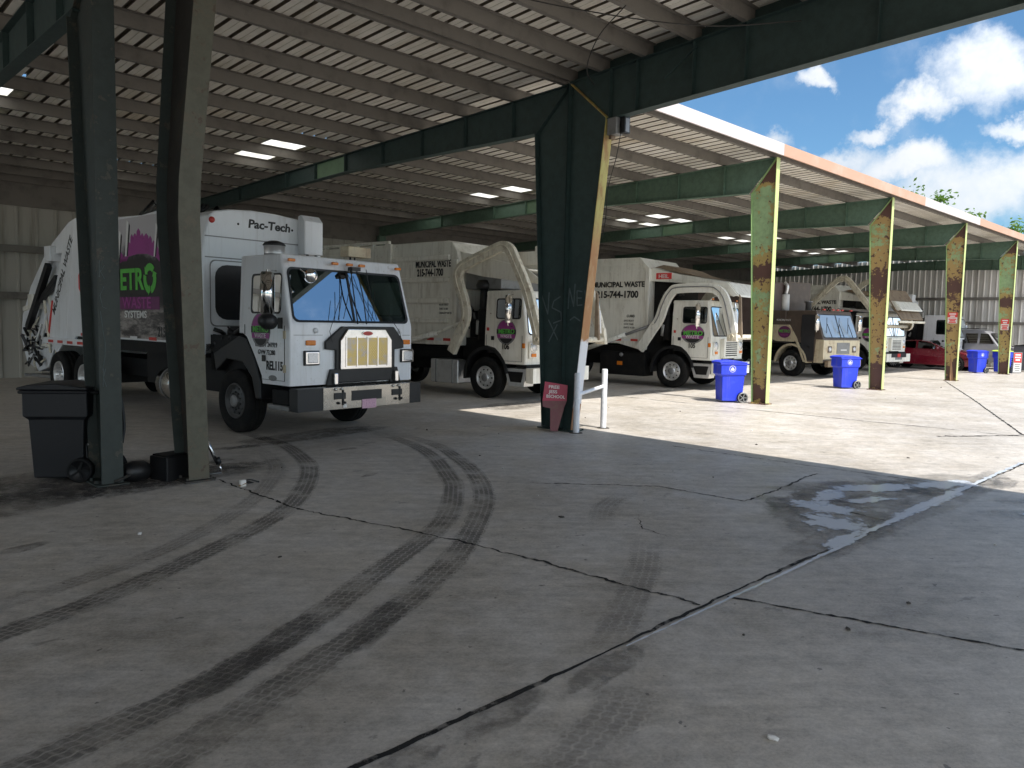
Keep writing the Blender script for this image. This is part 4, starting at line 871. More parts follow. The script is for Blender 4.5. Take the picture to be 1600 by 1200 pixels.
            b = MB(); b.lathe([(-.1, .3), (.1, .3), (.1, 0)], (s*1.36, yt, zt2), (1, 0, 0), cream_arm, 16); b.tube([(s*1.22, .9, 2.9), (s*1.22, -.8, 2.75)], .06, alu, 10); b.build('arm_knuckle', arm, .01)
    yt, zt2 = ap[-1]; b = MB(); b.tube([(-1.4, yt-.05, zt2-.1), (1.4, yt-.05, zt2-.1)], .075, cream_arm, 12)
    if style != 'raised':
        for s in (-1, 1): b.prism([(s*1.02-.035, yt-.02, zt2-.15), (s*1.02-.035, yt-.16, zt2-.1), (s*1.02-.035, yt-.08, zt2+1.05), (s*1.02-.035, yt-.02, zt2+1.15)], (.07, 0, 0), rustplate)
    b.build('fork_tube', t)
    b = MB(); b.tube([(-1.30, .75, 1.9), (-1.30, 2.15, 1.42)], .045, mb if style == 'ribbed' else greysteel, 10); b.tube([(-1.30, 1.6, 1.61), (-1.30, 3.4, 1.0 if style != 'ribbed' else 1.2)], .075, mb, 12); b.build('arm_cylinder', t)
    # tank or battery box between the axles
    b = MB()
    if style == 'ribbed':
        b.box((-1.2, .95, .30), (-.62, 1.95, .92), alu)
        for y in (1.15, 1.75): b.box((-1.212, y-.03, .29), (-.61, y+.03, .93), greysteel)
        b.build('fuel_tank', t, .06, 3)
    else:
        b.box((-1.2, .95, .30), (-.6, 2.6, 1.05), chassis); b.box((-1.205, 1.75, .62), (-1.2, 1.95, .74), amber); b.lathe([(0, .07), (.05, .05), (.06, 0)], (-1.2, 1.8, .96), (-1, 0, 0), greysteel, 12); b.build('battery_box', t, .02)
    logo(t, -1.203, -.66, 1.68, *logo_r)
    if num: text(num, .19, (-1.206, -.52, 1.26), SIDE, inkk, t, .85, .035)
    b = MB(); b.box((-1.21, -.10, 1.70), (-1.2, -.03, 1.78), redm); b.build('marker_light', t)
    return t

T106 = front_loader('garbage_truck', 'cream front loading garbage truck numbered 106, behind the middle column with angular bent lift arms', (11.51, 5.20), R(6.5), cream, cream, '106', 'ribbed')
T105 = front_loader('garbage_truck', 'pale front loading garbage truck numbered 105 with rounded arch lift arms and red plate', (18.58, 4.43), R(7), creamw, creamw, '105', 'heil', (.38, .29))
TE = front_loader('garbage_truck', 'white garbage truck with its angular lift arms raised above the cab, beside the red sedan', (35.33, 5.29), R(-5), creamw, creamw, None, 'raised', (.33, .33))
b = MB(); b.prism([(-1.15, -1.15, 3.78), (-1.15, -1.20, 3.74), (-1.15, -2.05, 2.42), (-1.15, -2.0, 2.38)], (2.3, 0, 0), rustplate); b.beam((-1.3, -2.0, 2.3), (1.35, -2.0, 2.3), .1, .1, cream_arm); b.build('fork_plate', TE, .01)
b = MB(); b.box((-.75, -1.535, .66), (.75, -1.527, .84), black); b.box((-.15, -1.54, .67), (.15, -1.536, .83), redm); b.build('front_plate', TE)

# ---- rear loader in the foreground
T = thing('rear_loader_truck', 'white rear loading garbage truck with gold grille and blue reflecting windshield, nearest the camera', 'garbage truck', (4.085, 3.167, 0), R(5.5), 'white and cream garbage trucks parked nose out under the shed')
W = 1.24
X, Yf = cab(T, dict(W=W, Wt=1.19, yr=-.17, yf=-1.60, yft=-1.29, z0=.88, zb=1.80, zt=2.7, zr=2.90, mat=white, cut=[(-.86, .88), (-.84, 1.0), (-.66, 1.28), (-.42, 1.60), (-.30, 1.66), (-.17, 1.66)],
     win=(-1.36, -.52, 1.98, 2.60), ws=(1.86, 2.70, .07), door=(-1.47, -.36), doorz=.95, hz=1.28, hdl=.0, bev=.075))
# grille and its black surround
b = MB(); b.prism([(-.30, -1.66, 1.80), (.78, -1.66, 1.80), (1.0, -1.66, 1.56), (1.0, -1.66, 1.44), (.80, -1.66, 1.42), (.80, -1.66, .90), (-.42, -1.66, .90), (-.42, -1.66, 1.42), (-.62, -1.66, 1.44), (-.62, -1.66, 1.56)], (0, .057, 0), black); b.build('grille_surround', T, .012)
b = MB(); gx0, gx1 = -.36, .70; yg = -1.70
b.prism([(gx0, yg, 1.11), (gx1, yg, 1.11), (gx1, yg, 1.58), (gx1-.14, yg, 1.76), (gx0+.14, yg, 1.76), (gx0, yg, 1.58)], (0, .038, 0), chrome); gr = b.build('grille', T, .012)
b = MB(); inner = (gx1-gx0-.2)
for k in range(4):
    x0 = gx0+.10+k*inner/4; 
    b.box((x0+.012, yg-.006, 1.17), (x0+inner/4-.012, yg-.001, 1.62), grille_mesh)
    for q in range(9):
        for w in range(18): b.box((x0+.022+q*.0232, yg-.009, 1.18+w*.0245), (x0+.034+q*.0232, yg-.006, 1.19+w*.0245), steel) if (q+w) % 2 == 0 else None
for k in range(5): x0 = gx0+.10+k*inner/4; b.box((x0-.011, yg-.014, 1.15), (x0+.011, yg-.001, 1.64), chrome)
b.build('grille_mesh', gr)
b = MB(); n = 24; b.prism([(.17+.115*math.cos(2*math.pi*i/n), yg-.012, 1.69+.045*math.sin(2*math.pi*i/n)) for i in range(n)], (0, .012, 0), chrome); b.prism([(.17+.10*math.cos(2*math.pi*i/n), yg-.016, 1.69+.035*math.sin(2*math.pi*i/n)) for i in range(n)], (0, .005, 0), redm); b.build('badge', gr)
for x, nm in ((-.86, 0), (1.10, 0)):
    b = MB(); b.box((x-.14, -1.64, 1.19), (x+.14, -1.60, 1.42), black); b.box((x-.125, -1.66, 1.205), (x+.125, -1.64, 1.405), chrome); h = b.build('headlight', T, .03, 3)
    b = MB(); b.box((x-.095, -1.672, 1.23), (x+.095, -1.655, 1.38), lens); b.build('lens', h, .02, 3)
    b = MB(); b.box((x-.10, -1.63, 1.50), (x+.08, -1.60, 1.58), amber); b.build('turn_signal', T, .025, 3)
for x in (-1.08, -.27, .02, .27, 1.06):
    b = MB(); b.box((x-.06, -1.44, 2.78), (x+.06, -1.39, 2.825), amber); b.build('marker_light', T, .012)
for x in (-.78, .95):
    b = MB(); b.lathe([(0, .045), (.03, .04), (.035, 0)], (x, -1.60, 1.73), (0, -1, 0), white, 14); b.build('washer_cap', T)
for s, x in ((-1, -.46), (1, .80)):
    b = MB(); b.prism([(x-.14 if s < 0 else x-.10, -1.66, .86), (x+.10 if s < 0 else x+.14, -1.66, .86), (x+.06, -1.66, 1.12), (x-.06, -1.66, 1.12)], (0, .055, 0), black); b.box((x-.035, -1.72, .88), (x+.035, -1.66, 1.06), chrome); b.build('tow_bracket', T, .01)
# bumper
bump_steel = P('grey_brown_bumper_steel', (.40, .37, .33), .26, 1, (.25, .23, .20), .6, 4)  # grey-brown base colour stands in for what the chrome reflects
b = MB()
for x0, x1 in ((-1.17, -.64), (1.02, 1.19)): b.box((x0, -1.6035, 1.655), (x1, -1.598, 1.663), greysteel)
for x0 in (-1.10, -.70, 1.12):
    for k in range(6): b.lathe([(0, .008), (.004, .006), (.005, 0)], (x0, -1.60, .98+k*.12), (0, -1, 0), white, 8)
b.build('panel_seam', T)
b = MB(); b.box((-.80, -1.84, .50), (.98, -1.62, .85), bump_steel); b.box((-1.26, -1.835, .50), (-.803, -1.62, .85), black); b.box((.983, -1.835, .50), (1.24, -1.62, .85), black); b.box((-.26, -1.846, .62), (.36, -1.84, .78), black)
bp = b.build('bumper', T, .015)
for x in (-.5, .68):
    b = MB(); b.box((x-.10, -1.852, .66), (x+.12, -1.84, .76), black)
    for k in range(4): b.lathe([(0, .022), (.03, .018), (.032, 0)], (x-.08+.06*k, -1.845, .60 if k % 2 else .82), (0, -1, 0), black if k % 2 else chrome, 8)
    b.box((x+.06, -1.856, .56), (x+.085, -1.846, .8), black); b.build('tow_hook', bp)
b = MB(); b.box((-.05, -1.850, .48), (.24, -1.843, .63), platepink); b.build('licence_plate', bp); b = MB(); b.box((-.43, -1.848, .52), (-.36, -1.842, .60), signwhite); b.build('sticker', bp)
# wipers and centre mirror arms
b = MB(); y0 = -1.66
for x0, xt in ((.02, -.02), (.20, .10)):
    b.tube(catmull([(x0, -1.64, 1.84), (x0-.05, -1.60, 2.3), (xt, -1.5, 2.72)], 6), .011, black, 6)
for x0, x1, z1 in ((.0, -.26, 2.35), (.25, .42, 2.3)):
    b.tube(catmull([(x0+(.03 if x1 > 0 else 0), -1.52, 2.74), ((x0+x1)/2, -1.58, 2.3), (x1, -1.63, 1.92)], 6), .006, black, 5); b.tube([(x1-.10, -1.62, 1.90), (x1-.02, -1.58, 2.15), (x1+.04, -1.53, 2.4)], .006, black, 5)
for x1, xe in ((-.30, -.55), (.45, .90)): b.tube([(x1, -1.61, 2.28), (xe, -1.66, 1.72), (xe+(.02), -1.70, 1.55)], .005, black, 5)
b.box((-.05, -1.58, 2.70), (.12, -1.46, 2.76), black); b.build('wiper', T)
mirror(T, -1.22, 2.28, -1, W-.08, .66)
b = MB(); b.lathe([(-.12, 0), (-.12, .10), (-.02, .13), (.1, .11), (.12, 0)], (-1.47, -1.38, 1.86), (0, -1, -.1), black, 16); b.tube([(-1.44, -1.3, 1.95), (-1.4, -1.26, 2.0)], .03, black, 6); b.build('convex_mirror', T)
b = MB(); b.tube([(-.98, -1.50, 2.66), (-.95, -1.66, 2.58)], .012, chrome, 6); b.lathe([(-.05, 0), (-.04, .09), (0, .11), (.01, 0)], (-.93, -1.70, 2.56), (.2, 1, .2), chrome, 16); b.build('look_down_mirror', T)
b = MB(); b.lathe([(0, .0), (0, .155), (.03, .16, greysteel), (.16, .165, alu), (.165, .18, black), (.21, .15, black), (.24, .06, black), (.24, 0, black)], (-.93, -.72, 2.90), (0, 0, 1), black, 26); b.build('air_intake', T)
b = MB(); b.tube([(.85, -.5, 2.9), (.85, -.5, 3.02)], .02, black, 6); b.box((.62, -.62, 3.02), (1.12, -.38, 3.2), tan); b.tube([(.75, -.5, 2.9), (.75, -.5, 3.02)], .02, black, 6); b.build('roof_beacon', T, .04)
logo(T, -W-.003, -.82, 1.72, .27, .27)
text('US DOT 241919', .105, (-W-.005, -.66, 1.46), SIDE, inkk, T, .85, .008); text('GVW 73,280', .105, (-W-.005, -.74, 1.34), SIDE, inkk, T, .85, .008); text('REL115', .19, (-W-.005, -.97, 1.11), SIDE, inkk, T, .78, .035)
b = MB(); b.box((-W-.012, -1.42, 1.75), (-W-.001, -1.30, 1.92), inkk); b.build('door_sticker', T); b = MB(); b.prism([(-W-.004, -1.15+.11*math.cos(2*math.pi*i/20), .98+.045*math.sin(2*math.pi*i/20)) for i in range(20)], (-.004, 0, 0), greysteel); b.build('door_sticker', T)
for z in (1.66, 1.14):
    b = MB(); b.box((-W-.018, -1.50, z-.06), (-W+.0, -1.45, z+.06), tan); b.build('hinge', T)
# fender, wheels, step
b = MB(); b.prism([(-1.25, .62, 1.30), (-1.25, -.20, 1.62), (-1.25, -.40, 1.58), (-1.25, -.64, 1.26), (-1.25, -.80, .92), (-1.25, -.80, .62), (-1.25, -.66, .62), (-1.25, -.56, .95), (-1.25, -.3, 1.18), (-1.25, .2, 1.22), (-1.25, .55, 1.0)], (.42, 0, 0), black); b.build('fender', T, .02); b = MB()
b.prism([(.83, .62, 1.30), (.83, -.20, 1.62), (.83, -.40, 1.58), (.83, -.64, 1.26), (.83, -.80, .92), (.83, -.80, .62), (.83, -.66, .62), (.83, -.56, .95), (.83, -.3, 1.18), (.83, .2, 1.22), (.83, .55, 1.0)], (.42, 0, 0), black); b.build('fender', T, .02)
for s in (-1, 1):
    wheel(T, s*1.08, 0, s, .53, .31, False, rim_dark); wheel(T, s*1.06, 6.1, s, .53, .4, True); wheel(T, s*1.06, 7.5, s, .53, .4, True)
    b = MB(); b.box((s*1.0-.2, -1.5, .48), (s*1.0+.2, -.95, .56), greysteel); b.box((s*1.0-.16, -1.45, .56), (s*1.0+.16, -1.0, .8), chassis); b.build('step', T, .015)
b = MB(); b.box((-.45, -1.6, .6), (.45, 8.6, .98), chassis); b.box((-1.0, -.12, .46), (1.0, .12, .62), chassis); b.box((-1.1, -.15, .98), (1.1, .98, 1.6), chassis); b.box((-1.1, .4, .62), (1.1, 3.4, 1.2), chassis)
for y in (6.1, 7.5): b.box((-1.0, y-.14, .4), (1.0, y+.14, .65), chassis)
b.box((-1.18, 1.0, 1.2), (1.18, 8.6, 1.44), chassis); b.build('chassis', T)
b = MB(); rnd = random.Random(3)
for k in range(26):
    y, z = rnd.uniform(-.1, .92), rnd.uniform(1.25, 1.75); b.tube([(-1.1, y, z), (-1.0, y+rnd.uniform(-.25, .25), z+rnd.uniform(-.25, .2)), (-.9, y, z+rnd.uniform(-.3, .1))], rnd.uniform(.012, .05), rnd.choice([black, chassis, black]), 6)
b.box((-.98, .02, 1.5), (.98, .55, 1.75), chassis); b.build('engine_bay', T)
b = MB(); b.lathe([(0, 0), (0, .28), (.03, .31), (.75, .31), (.78, .28), (.78, 0)], (-1.06, 1.75, .66), (0, 1, 0), chrome, 30)
b.lathe([(.18, .312), (.19, .318), (.23, .318), (.24, .312)], (-1.06, 1.75, .66), (0, 1, 0), greysteel, 30); b.lathe([(.55, .312), (.56, .318), (.6, .318), (.61, .312)], (-1.06, 1.75, .66), (0, 1, 0), greysteel, 30); b.build('fuel_tank', T)
# body with its rounded front wall
b = MB(); yb = 1.0; fp = [(-1.235, 1.25), (-1.235, 2.9), (-1.19, 3.35), (-1.10, 3.66), (-1.0, 3.74), (-.7, 3.80), (-.3, 3.83), (.2, 3.82), (.7, 3.78), (1.0, 3.72), (1.12, 3.6), (1.19, 3.35), (1.235, 2.9), (1.235, 1.25)]
b.prism([(x, yb, z) for x, z in fp], (0, .9, 0), white)
bf = b.build('body_front', T, .03)
b = MB()
for z in (3.30, 2.94): b.beam((-1.18, yb-.004, z), (1.18, yb-.004, z), .012, .018, greysteel)
b.prism([(u, yb-.012, v) for u, v in rrect(-1.0, .9, 1.86, 2.82, .22)], (0, .011, 0), black)
b.loopring([(u, yb-.006, v) for u, v in rrect(-1.10, 1.0, 1.74, 2.90, .1)], [(u, yb-.007, v) for u, v in rrect(-1.08, .98, 1.76, 2.88, .1)], greysteel); b.build('front_window', bf)
text('Pac-Tech', .21, (-.36, yb-.004, 3.52), FRONT, inkk, bf, 1.12, .03, shear=.1)
b = MB(); b.lathe([(0, .055), (.02, .05), (.022, 0)], (-1.05, yb-.002, 3.58), (0, -1, 0), redm, 18); b.build('marker_light', bf)
b = MB()
for x in (-.55, .56): b.lathe([(0, .022), (.02, 0)], (x, yb-.002, 3.56), (0, -1, 0), black, 10)
b.build('bolt', bf)
b = MB(); b.prism([(.68, .78, 3.12), (.68, 1.0, 3.12), (.68, 1.0, 3.84), (.68, .9, 3.86), (.68, .78, 3.74)], (.42, 0, 0), white); b.box((.76, .80, 2.5), (.80, .86, 3.13), black); b.box((.95, .80, 2.6), (1.0, .86, 3.13), greysteel); b.build('exhaust_shroud', T, .025, 3)
b = MB(); sp_ = [(1.9, 1.42), (1.9, 3.80), (2.6, 3.84), (3.3, 3.80), (6.4, 3.92), (7.05, 1.32), (6.85, 1.2), (6.5, 1.42)]
b.prism([(-1.235, *p) for p in sp_], (2.47, 0, 0), white); bd = b.build('body', T, .02)
b = MB(); b.box((-1.236, 1.2, 1.43), (-1.24, 4.35, 3.76), wrapm) if False else b.prism([(-1.241, 1.95, 1.46), (-1.241, 4.9, 1.46), (-1.241, 5.1, 2.0), (-1.241, 4.9, 3.78), (-1.241, 1.95, 3.78)], (.004, 0, 0), wrapm); wr = b.build('printed_wrap', bd)
random.seed(5); sk = [(4.6, 2.82)]; yy = 4.6                               # purple skyline over a dark arc
for k in range(13):
    hgt = 3.05+.5*math.exp(-((yy-3.35)/.55)**2)+random.uniform(-.08, .10); w = random.uniform(.10, .18)
    sk += [(yy, hgt-.05), (yy-w*.5, hgt), (yy-w, hgt-.06)]; yy -= w+.02
    sk += [(yy+.02, hgt-.13)]
sk += [(2.5, 2.95), (2.35, 2.80), (2.65, 2.98), (3.0, 3.06), (3.4, 3.08), (3.8, 3.04), (4.2, 2.92)]
b = MB(); b.prism([(-1.2455, *p) for p in sk], (.004, 0, 0), inkp); b.build('skyline_print', bd)
b = MB()
for y, h0, h1, w in ((2.25, 2.95, 3.62, .06), (2.75, 3.0, 3.55, .05), (2.05, 2.8, 3.4, .05), (3.95, 3.05, 3.68, .07), (4.3, 2.9, 3.5, .06)): b.prism([(-1.2475, y, h0), (-1.2475, y-w, h0), (-1.2475, y-w-.12, h1), (-1.2475, y-.1, h1+.06)], (.005, 0, 0), inkw); b.prism([(-1.2477, y-w, h0), (-1.2477, y-w-.05, h0), (-1.2477, y-w-.16, h1-.05), (-1.2477, y-w-.12, h1)], (.005, 0, 0), inkk); b.build('tower_print', bd); b = MB()
b.bm.free()
text('METR', .56, (-1.248, 4.66, 2.41), SIDE, inkg, bd, 1.06, .03)
b = MB(); cy, cz = 2.92, 2.60                                             # the recycling triangle that stands for the O
for k in range(3):
    a0 = R(90+120*k); pa = []
    for j in range(7):
        a = a0+R(-46+92*j/6); pa.append((a, .26))
    q = [(-1.2475, cy-r*math.cos(a), cz+r*math.sin(a)*1.1) for a, r in pa]+[(-1.2475, cy-.14*math.cos(a), cz+.14*math.sin(a)*1.1) for a, r in reversed(pa)]
    b.prism(q, (.004, 0, 0), inkg)
    a = a0+R(52); b.prism([(-1.248, cy-.30*math.cos(a-.12), cz+.33*math.sin(a-.12)), (-1.248, cy-.2*math.cos(a+.3), cz+.22*math.sin(a+.3)), (-1.248, cy-.10*math.cos(a-.12), cz+.11*math.sin(a-.12))], (.004, 0, 0), inkg)
b.build('recycling_mark', bd)
b = MB(); b.box((-1.2445, 2.55, 2.02), (-1.2415, 4.6, 2.26), inkpd); b.build('wording_band', bd)
text('WASTE', .30, (-1.248, 4.1, 2.045), SIDE, inkp, bd, 1.25, .02); text('SYSTEMS', .19, (-1.248, 4.02, 1.86), SIDE, inkw, bd, 1.3, .02); text('215-744-1700', .26, (-1.248, 2.64, 1.52), SIDE, inkk, bd, .85, .015)

b = MB(); n = 8; b.prism([(-1.24, 5.95+.33*math.cos(R(22.5+45*i)), 2.6+.36*math.sin(R(22.5+45*i))) for i in range(n)], (-.004, 0, 0), signred); b.build('red_octagon', bd)
b = MB()
for k in range(6): b.box((-1.245, 1.9+k*.8, 1.44), (-1.237, 2.2+k*.8, 1.5), redm if k % 2 else inkw)
b.build('reflector_strip', bd)
b = MB(); b.box((-1.30, 5.3, 1.30), (-.85, 8.2, 1.36), white); b.box((.85, 5.3, 1.30), (1.30, 8.2, 1.36), white); b.box((-1.32, 5.3, 1.22), (-1.30, 8.2, 1.36), white)
for k in range(5): b.box((-1.326, 5.35+.55*k, 1.25), (-1.32, 5.65+.55*k, 1.31), redm)
b.build('rear_fender', T, .012)
b = MB()
for k in range(16): x = -1.1+random.random()*1.6; b.tube([(x, 1.9+random.random(), 3.86), (x+random.uniform(-.3, .3), 2.3+random.random(), 4.0), (x+random.uniform(-.2, .2), 2.9+random.random(), 3.88)], random.uniform(.02, .05), black if k % 3 else greysteel, 6)
b.build('roof_hose', T)
# tailgate with its rams
tg = [(6.42, 3.95), (6.8, 3.90), (7.75, 3.62), (8.6, 3.22), (9.5, 2.55), (10.1, 1.85), (10.25, 1.3), (9.9, .7), (9.1, .5), (8.5, .62), (7.9, 1.3), (7.1, 1.36)]
b = MB(); b.prism([(-1.12, *p) for p in tg], (2.24, 0, 0), white)
for s in (-1.2385, 1.1685): b.prism([(s, *p) for p in ((6.36, 3.97), (6.75, 3.9), (7.7, 3.5), (8.45, 3.02), (8.35, 2.85), (7.6, 3.25), (7.15, 3.25), (7.95, 1.9), (8.1, 1.3), (7.6, 1.0), (7.02, 1.35))], (.07, 0, 0), white)
tl = b.build('tailgate', T, .02)
text('MUNICIPAL WASTE', .25, (-1.243, 7.66, 1.86), SIDE, inkk, tl, .92, .012, rot=math.atan2(1.6, 1.10), shear=.2)
b = MB(); b.beam((-1.27, 7.85, 3.0), (-1.27, 9.25, 1.55), .12, .16, black); b.beam((-1.22, 7.5, 2.72), (-1.22, 8.5, 2.2), .10, .13, black); b.tube([(-1.24, 7.75, 2.2), (-1.24, 8.1, 1.2)], .03, redm, 8); b.tube([(-1.26, 8.2, 2.2), (-1.26, 7.9, 1.0)], .03, cream_arm, 8); b.tube([(-1.28, 8.0, 1.9), (-1.28, 8.35, 1.3)], .03, inkw, 6); b.tube([(-1.28, 8.35, 1.65), (-1.28, 8.7, 1.25)], .03, inkw, 6); b.build('ram', tl, .008)
b = MB(); b.box((-1.36, 7.5, 3.08), (-1.0, 7.85, 3.42), white); b.build('control_box', tl, .015); b = MB(); b.box((-1.32, 8.75, 2.0), (-1.05, 9.1, 2.35), cream); b.build('control_box', tl, .015); b = MB(); b.prism([(-1.25, 8.0, .4), (-1.25, 9.7, .36), (-1.25, 9.7, .42), (-1.25, 8.0, .47)], (1.2, 0, 0), greysteel); b.beam((-1.2, 7.95, .42), (-1.2, 7.55, 1.4), .06, .06, cream_arm); b.build('rear_step', tl, .015)
b = MB(); rnd = random.Random(11)
for k in range(30):
    y, z = rnd.uniform(8.6, 9.75), rnd.uniform(.7, 1.7); b.tube([(-1.2, y, z), (-1.25, y+rnd.uniform(-.2, .25), z+rnd.uniform(-.25, .25)), (-1.15, y+rnd.uniform(-.2, .2), z+rnd.uniform(-.3, .2))], rnd.uniform(.015, .04), rnd.choice([black, chassis, greysteel, cream_arm, black]), 6)
b.build('hose', tl)
b = MB()
for p, q in (((8.05, 3.2), (9.75, 1.35)), ((7.75, 1.35), (8.6, 3.05)), ((8.6, 2.2), (9.9, 2.0)), ((8.1, 1.2), (9.7, 1.0))): b.beam((-1.14, *p), (-1.14, *q), .08, .10, cream)
b.build('brace', tl, .01)
# ---- old two-tone truck
D = thing('old_garbage_truck', 'brown and tan old garbage truck with flat split windshield and open side doorway', 'garbage truck', (27.85, 4.73, 0), R(-10), 'white and cream garbage trucks parked nose out under the shed')
cab(D, dict(W=1.2, Wt=1.16, yr=.30, yf=-1.42, yft=-1.02, z0=.62, zb=1.50, zt=2.5, zr=2.62, mat=brown, cut=[(-.55, .62), (-.62, 1.0), (-.45, 1.35), (.3, 1.45)], win=(-1.05, -.42, 1.56, 2.45), ws=(1.56, 2.48, .06), door=(-1.2, -.4), doorz=.7, hz=1.2, bev=.03, wmat=wind_sheen))
b = MB(); b.box((-1.21, -1.46, .74), (1.21, -1.425, 1.48), tan); b.prism([(-1.212, -1.44, .6), (-1.212, -1.44, 1.5), (-1.212, -1.12, 1.5), (-1.212, -1.05, .6)], (.01, 0, 0), tan); b.build('nose_panel', D, .01)
b = MB(); b.prism([(-1.21, -.30, 1.48), (-1.21, .10, 2.05), (-1.21, .95, 2.05), (-1.21, 1.0, 1.48), (-1.21, .7, 1.38), (-1.21, -.1, 1.38)], (.3, 0, 0), tan); b.prism([(-1.214, -.68, .60), (-1.214, -.28, 1.48), (-1.214, -.16, 1.48), (-1.214, -.58, .6)], (.05, 0, 0), tan); b.build('side_panel', D, .015)
b = MB(); b.box((-1.206, -1.03, .68), (-1.19, -.45, 2.44), dark_in); b.build('doorway', D)
b = MB(); b.box((-.35, -1.475, .95), (.5, -1.461, 1.38), greysteel); b.box((-.1, -1.48, 1.08), (.3, -1.476, 1.12), inkw); b.build('grille', D)
for s in (-1, 1):
    b = MB(); b.box((s*.82-.12, -1.48, 1.0), (s*.82+.12, -1.462, 1.25), brown); b.lathe([(0, .085), (.02, .08), (.03, 0)], (s*.82, -1.48, 1.13), (0, -1, 0), lens, 14); b.build('headlight', D)
    wheel(D, s*1.06, 0, s, .53, .34, False); wheel(D, s*1.06, 4.6, s, .53, .34, True); arch(D, 0, .55, .68, .76, s*.85, s*1.22, 0, 178, tan)
mirror(D, -1.25, 2.15, -1, 1.2, .6); mirror(D, -1.25, 2.15, 1, 1.2, .6)
b = MB(); b.box((-1.1, -1.62, .45), (1.1, -1.46, .70), rustplate); b.box((-.5, -1.4, .55), (.5, 6, .95), chassis); b.box((-1.0, -.1, .45), (1.0, .1, .6), chassis); b.build('bumper', D, .015)
for x in (-.9, -.3, 0, .3, .9):
    b = MB(); b.box((x-.06, -1.22, 2.63), (x+.06, -1.16, 2.68), redm); b.build('marker_light', D)
b = MB()
for x in (-.65, .15, .75): b.tube([(x, -1.44, 1.58), (x-.25, -1.36, 2.1)], .014, black, 5); b.tube([(x-.32, -1.40, 1.75), (x-.2, -1.3, 2.35)], .012, black, 5)
b.build('wiper', D)
b = MB(); b.box((-1.2, .3, 1.5), (1.2, 1.05, 2.62), brown); b.prism([(-1.2, 1.1, 1.3), (-1.2, 1.1, 3.78), (-1.2, 6.2, 3.78), (-1.2, 6.8, 2.6), (-1.2, 6.2, 1.3)], (2.4, 0, 0), mauve); bdD = b.build('body', D, .03)
b = MB(); b.box((-1.215, .9, 1.6), (-1.19, 1.1, 3.8), mauve); b.prism([(-.35, .85, 2.62), (-.35, 1.08, 2.62), (-.35, 1.08, 3.82), (-.35, .85, 3.82)], (1.5, 0, 0), brown); b.build('stiffener', bdD, .02)
b = MB(); b.lathe([(0, 0), (0, .15), (.65, .15), (.66, .09), (.66, 0)], (-.92, .55, 2.62), (0, 0, 1), inkw, 18); b.tube(catmull([(-.92, .55, 3.28), (-.92, .5, 3.6), (-.95, .62, 3.75)], 5), .07, alu, 10); b.build('exhaust', D)
b = MB(); b.lathe([(0, 0), (0, .12), (.35, .12), (.36, .17), (.42, .17), (.44, 0)], (.4, .4, 2.62), (0, 0, 1), greysteel, 16); b.build('air_intake', D)
b = MB(); n = 24; b.prism([(-1.213, .32+.30*math.cos(2*math.pi*i/n), 1.76+.24*math.sin(2*math.pi*i/n)) for i in range(n)], (-.004, 0, 0), inkpd); em = b.build('emblem', D); text('METRO', .16, (-1.22, .58, 1.74), SIDE, inkg, em, 1.0, .02); text('WASTE', .11, (-1.22, .5, 1.6), SIDE, inkp, em, 1.0, .02)
text('MUNICIPAL WASTE', .11, (-1.212, .72, 2.2), SIDE, inkw, bdD, .7, .0)

# ---- white truck by the end wall
G = thing('rear_loader_truck', 'white garbage truck by the end wall, half hidden behind the red sedan', 'garbage truck', (43.0, 4.45, 0), R(1), 'white and cream garbage trucks parked nose out under the shed')
cab(G, dict(W=1.22, Wt=1.18, yr=.45, yf=-1.25, yft=-.80, z0=.88, zb=1.55, zt=2.55, zr=2.75, mat=white, cut=[(-.80, .88), (-.5, 1.35), (.45, 1.45)], win=(-.72, -.18, 1.75, 2.5), ws=(1.6, 2.6, .08), wmat=wind_sheen, door=(-1.0, -.1), doorz=.95, hz=1.4))
for s in (-1, 1): wheel(G, s*1.08, 0, s); wheel(G, s*1.08, 5, s, deep=True); mirror(G, -.9, 2.1, s, 1.22)
b = MB(); b.box((-1.22, -1.5, .5), (1.22, -1.28, .85), white); b.box((-.4, -1.29, 1.0), (.5, -1.26, 1.5), chassis); b.build('bumper', G, .02)
b = MB(); b.box((-.5, -1.2, .6), (.5, 8, .95), chassis); b.box((-1.0, .5, 1.0), (1.0, 1.5, 2.6), chassis); b.tube([(-1.05, 1.0, 1.5), (-1.05, .9, 2.9)], .14, chassis, 12); b.lathe([(0, 0), (0, .25), (.18, .22), (.2, 0)], (-1.0, .8, 2.9), (0, 0, 1), black, 16); b.tube([(-1.1, 1.15, 1.6), (-1.08, .95, 1.95)], .08, alu, 10); b.build('engine_bay', G)
b = MB(); b.prism([(-1.22, 1.6, 1.3), (-1.22, 1.5, 3.5), (-1.22, 1.8, 3.78), (-1.22, 3.0, 3.82), (-1.22, 8, 3.7), (-1.22, 8, 1.3)], (2.44, 0, 0), white); b.box((-1.25, 1.05, 3.2), (-.75, 1.5, 3.85), white); b.box((-1.15, 1.3, 1.5), (-1.0, 1.5, 3.3), greysteel); b.build('body', G, .04, 3)
b = MB(); b.box((-.95, -1.31, 1.1), (-.65, -1.27, 1.4), lens); b.box((.65, -1.31, 1.1), (.95, -1.27, 1.4), lens); b.build('headlight', G, .02)

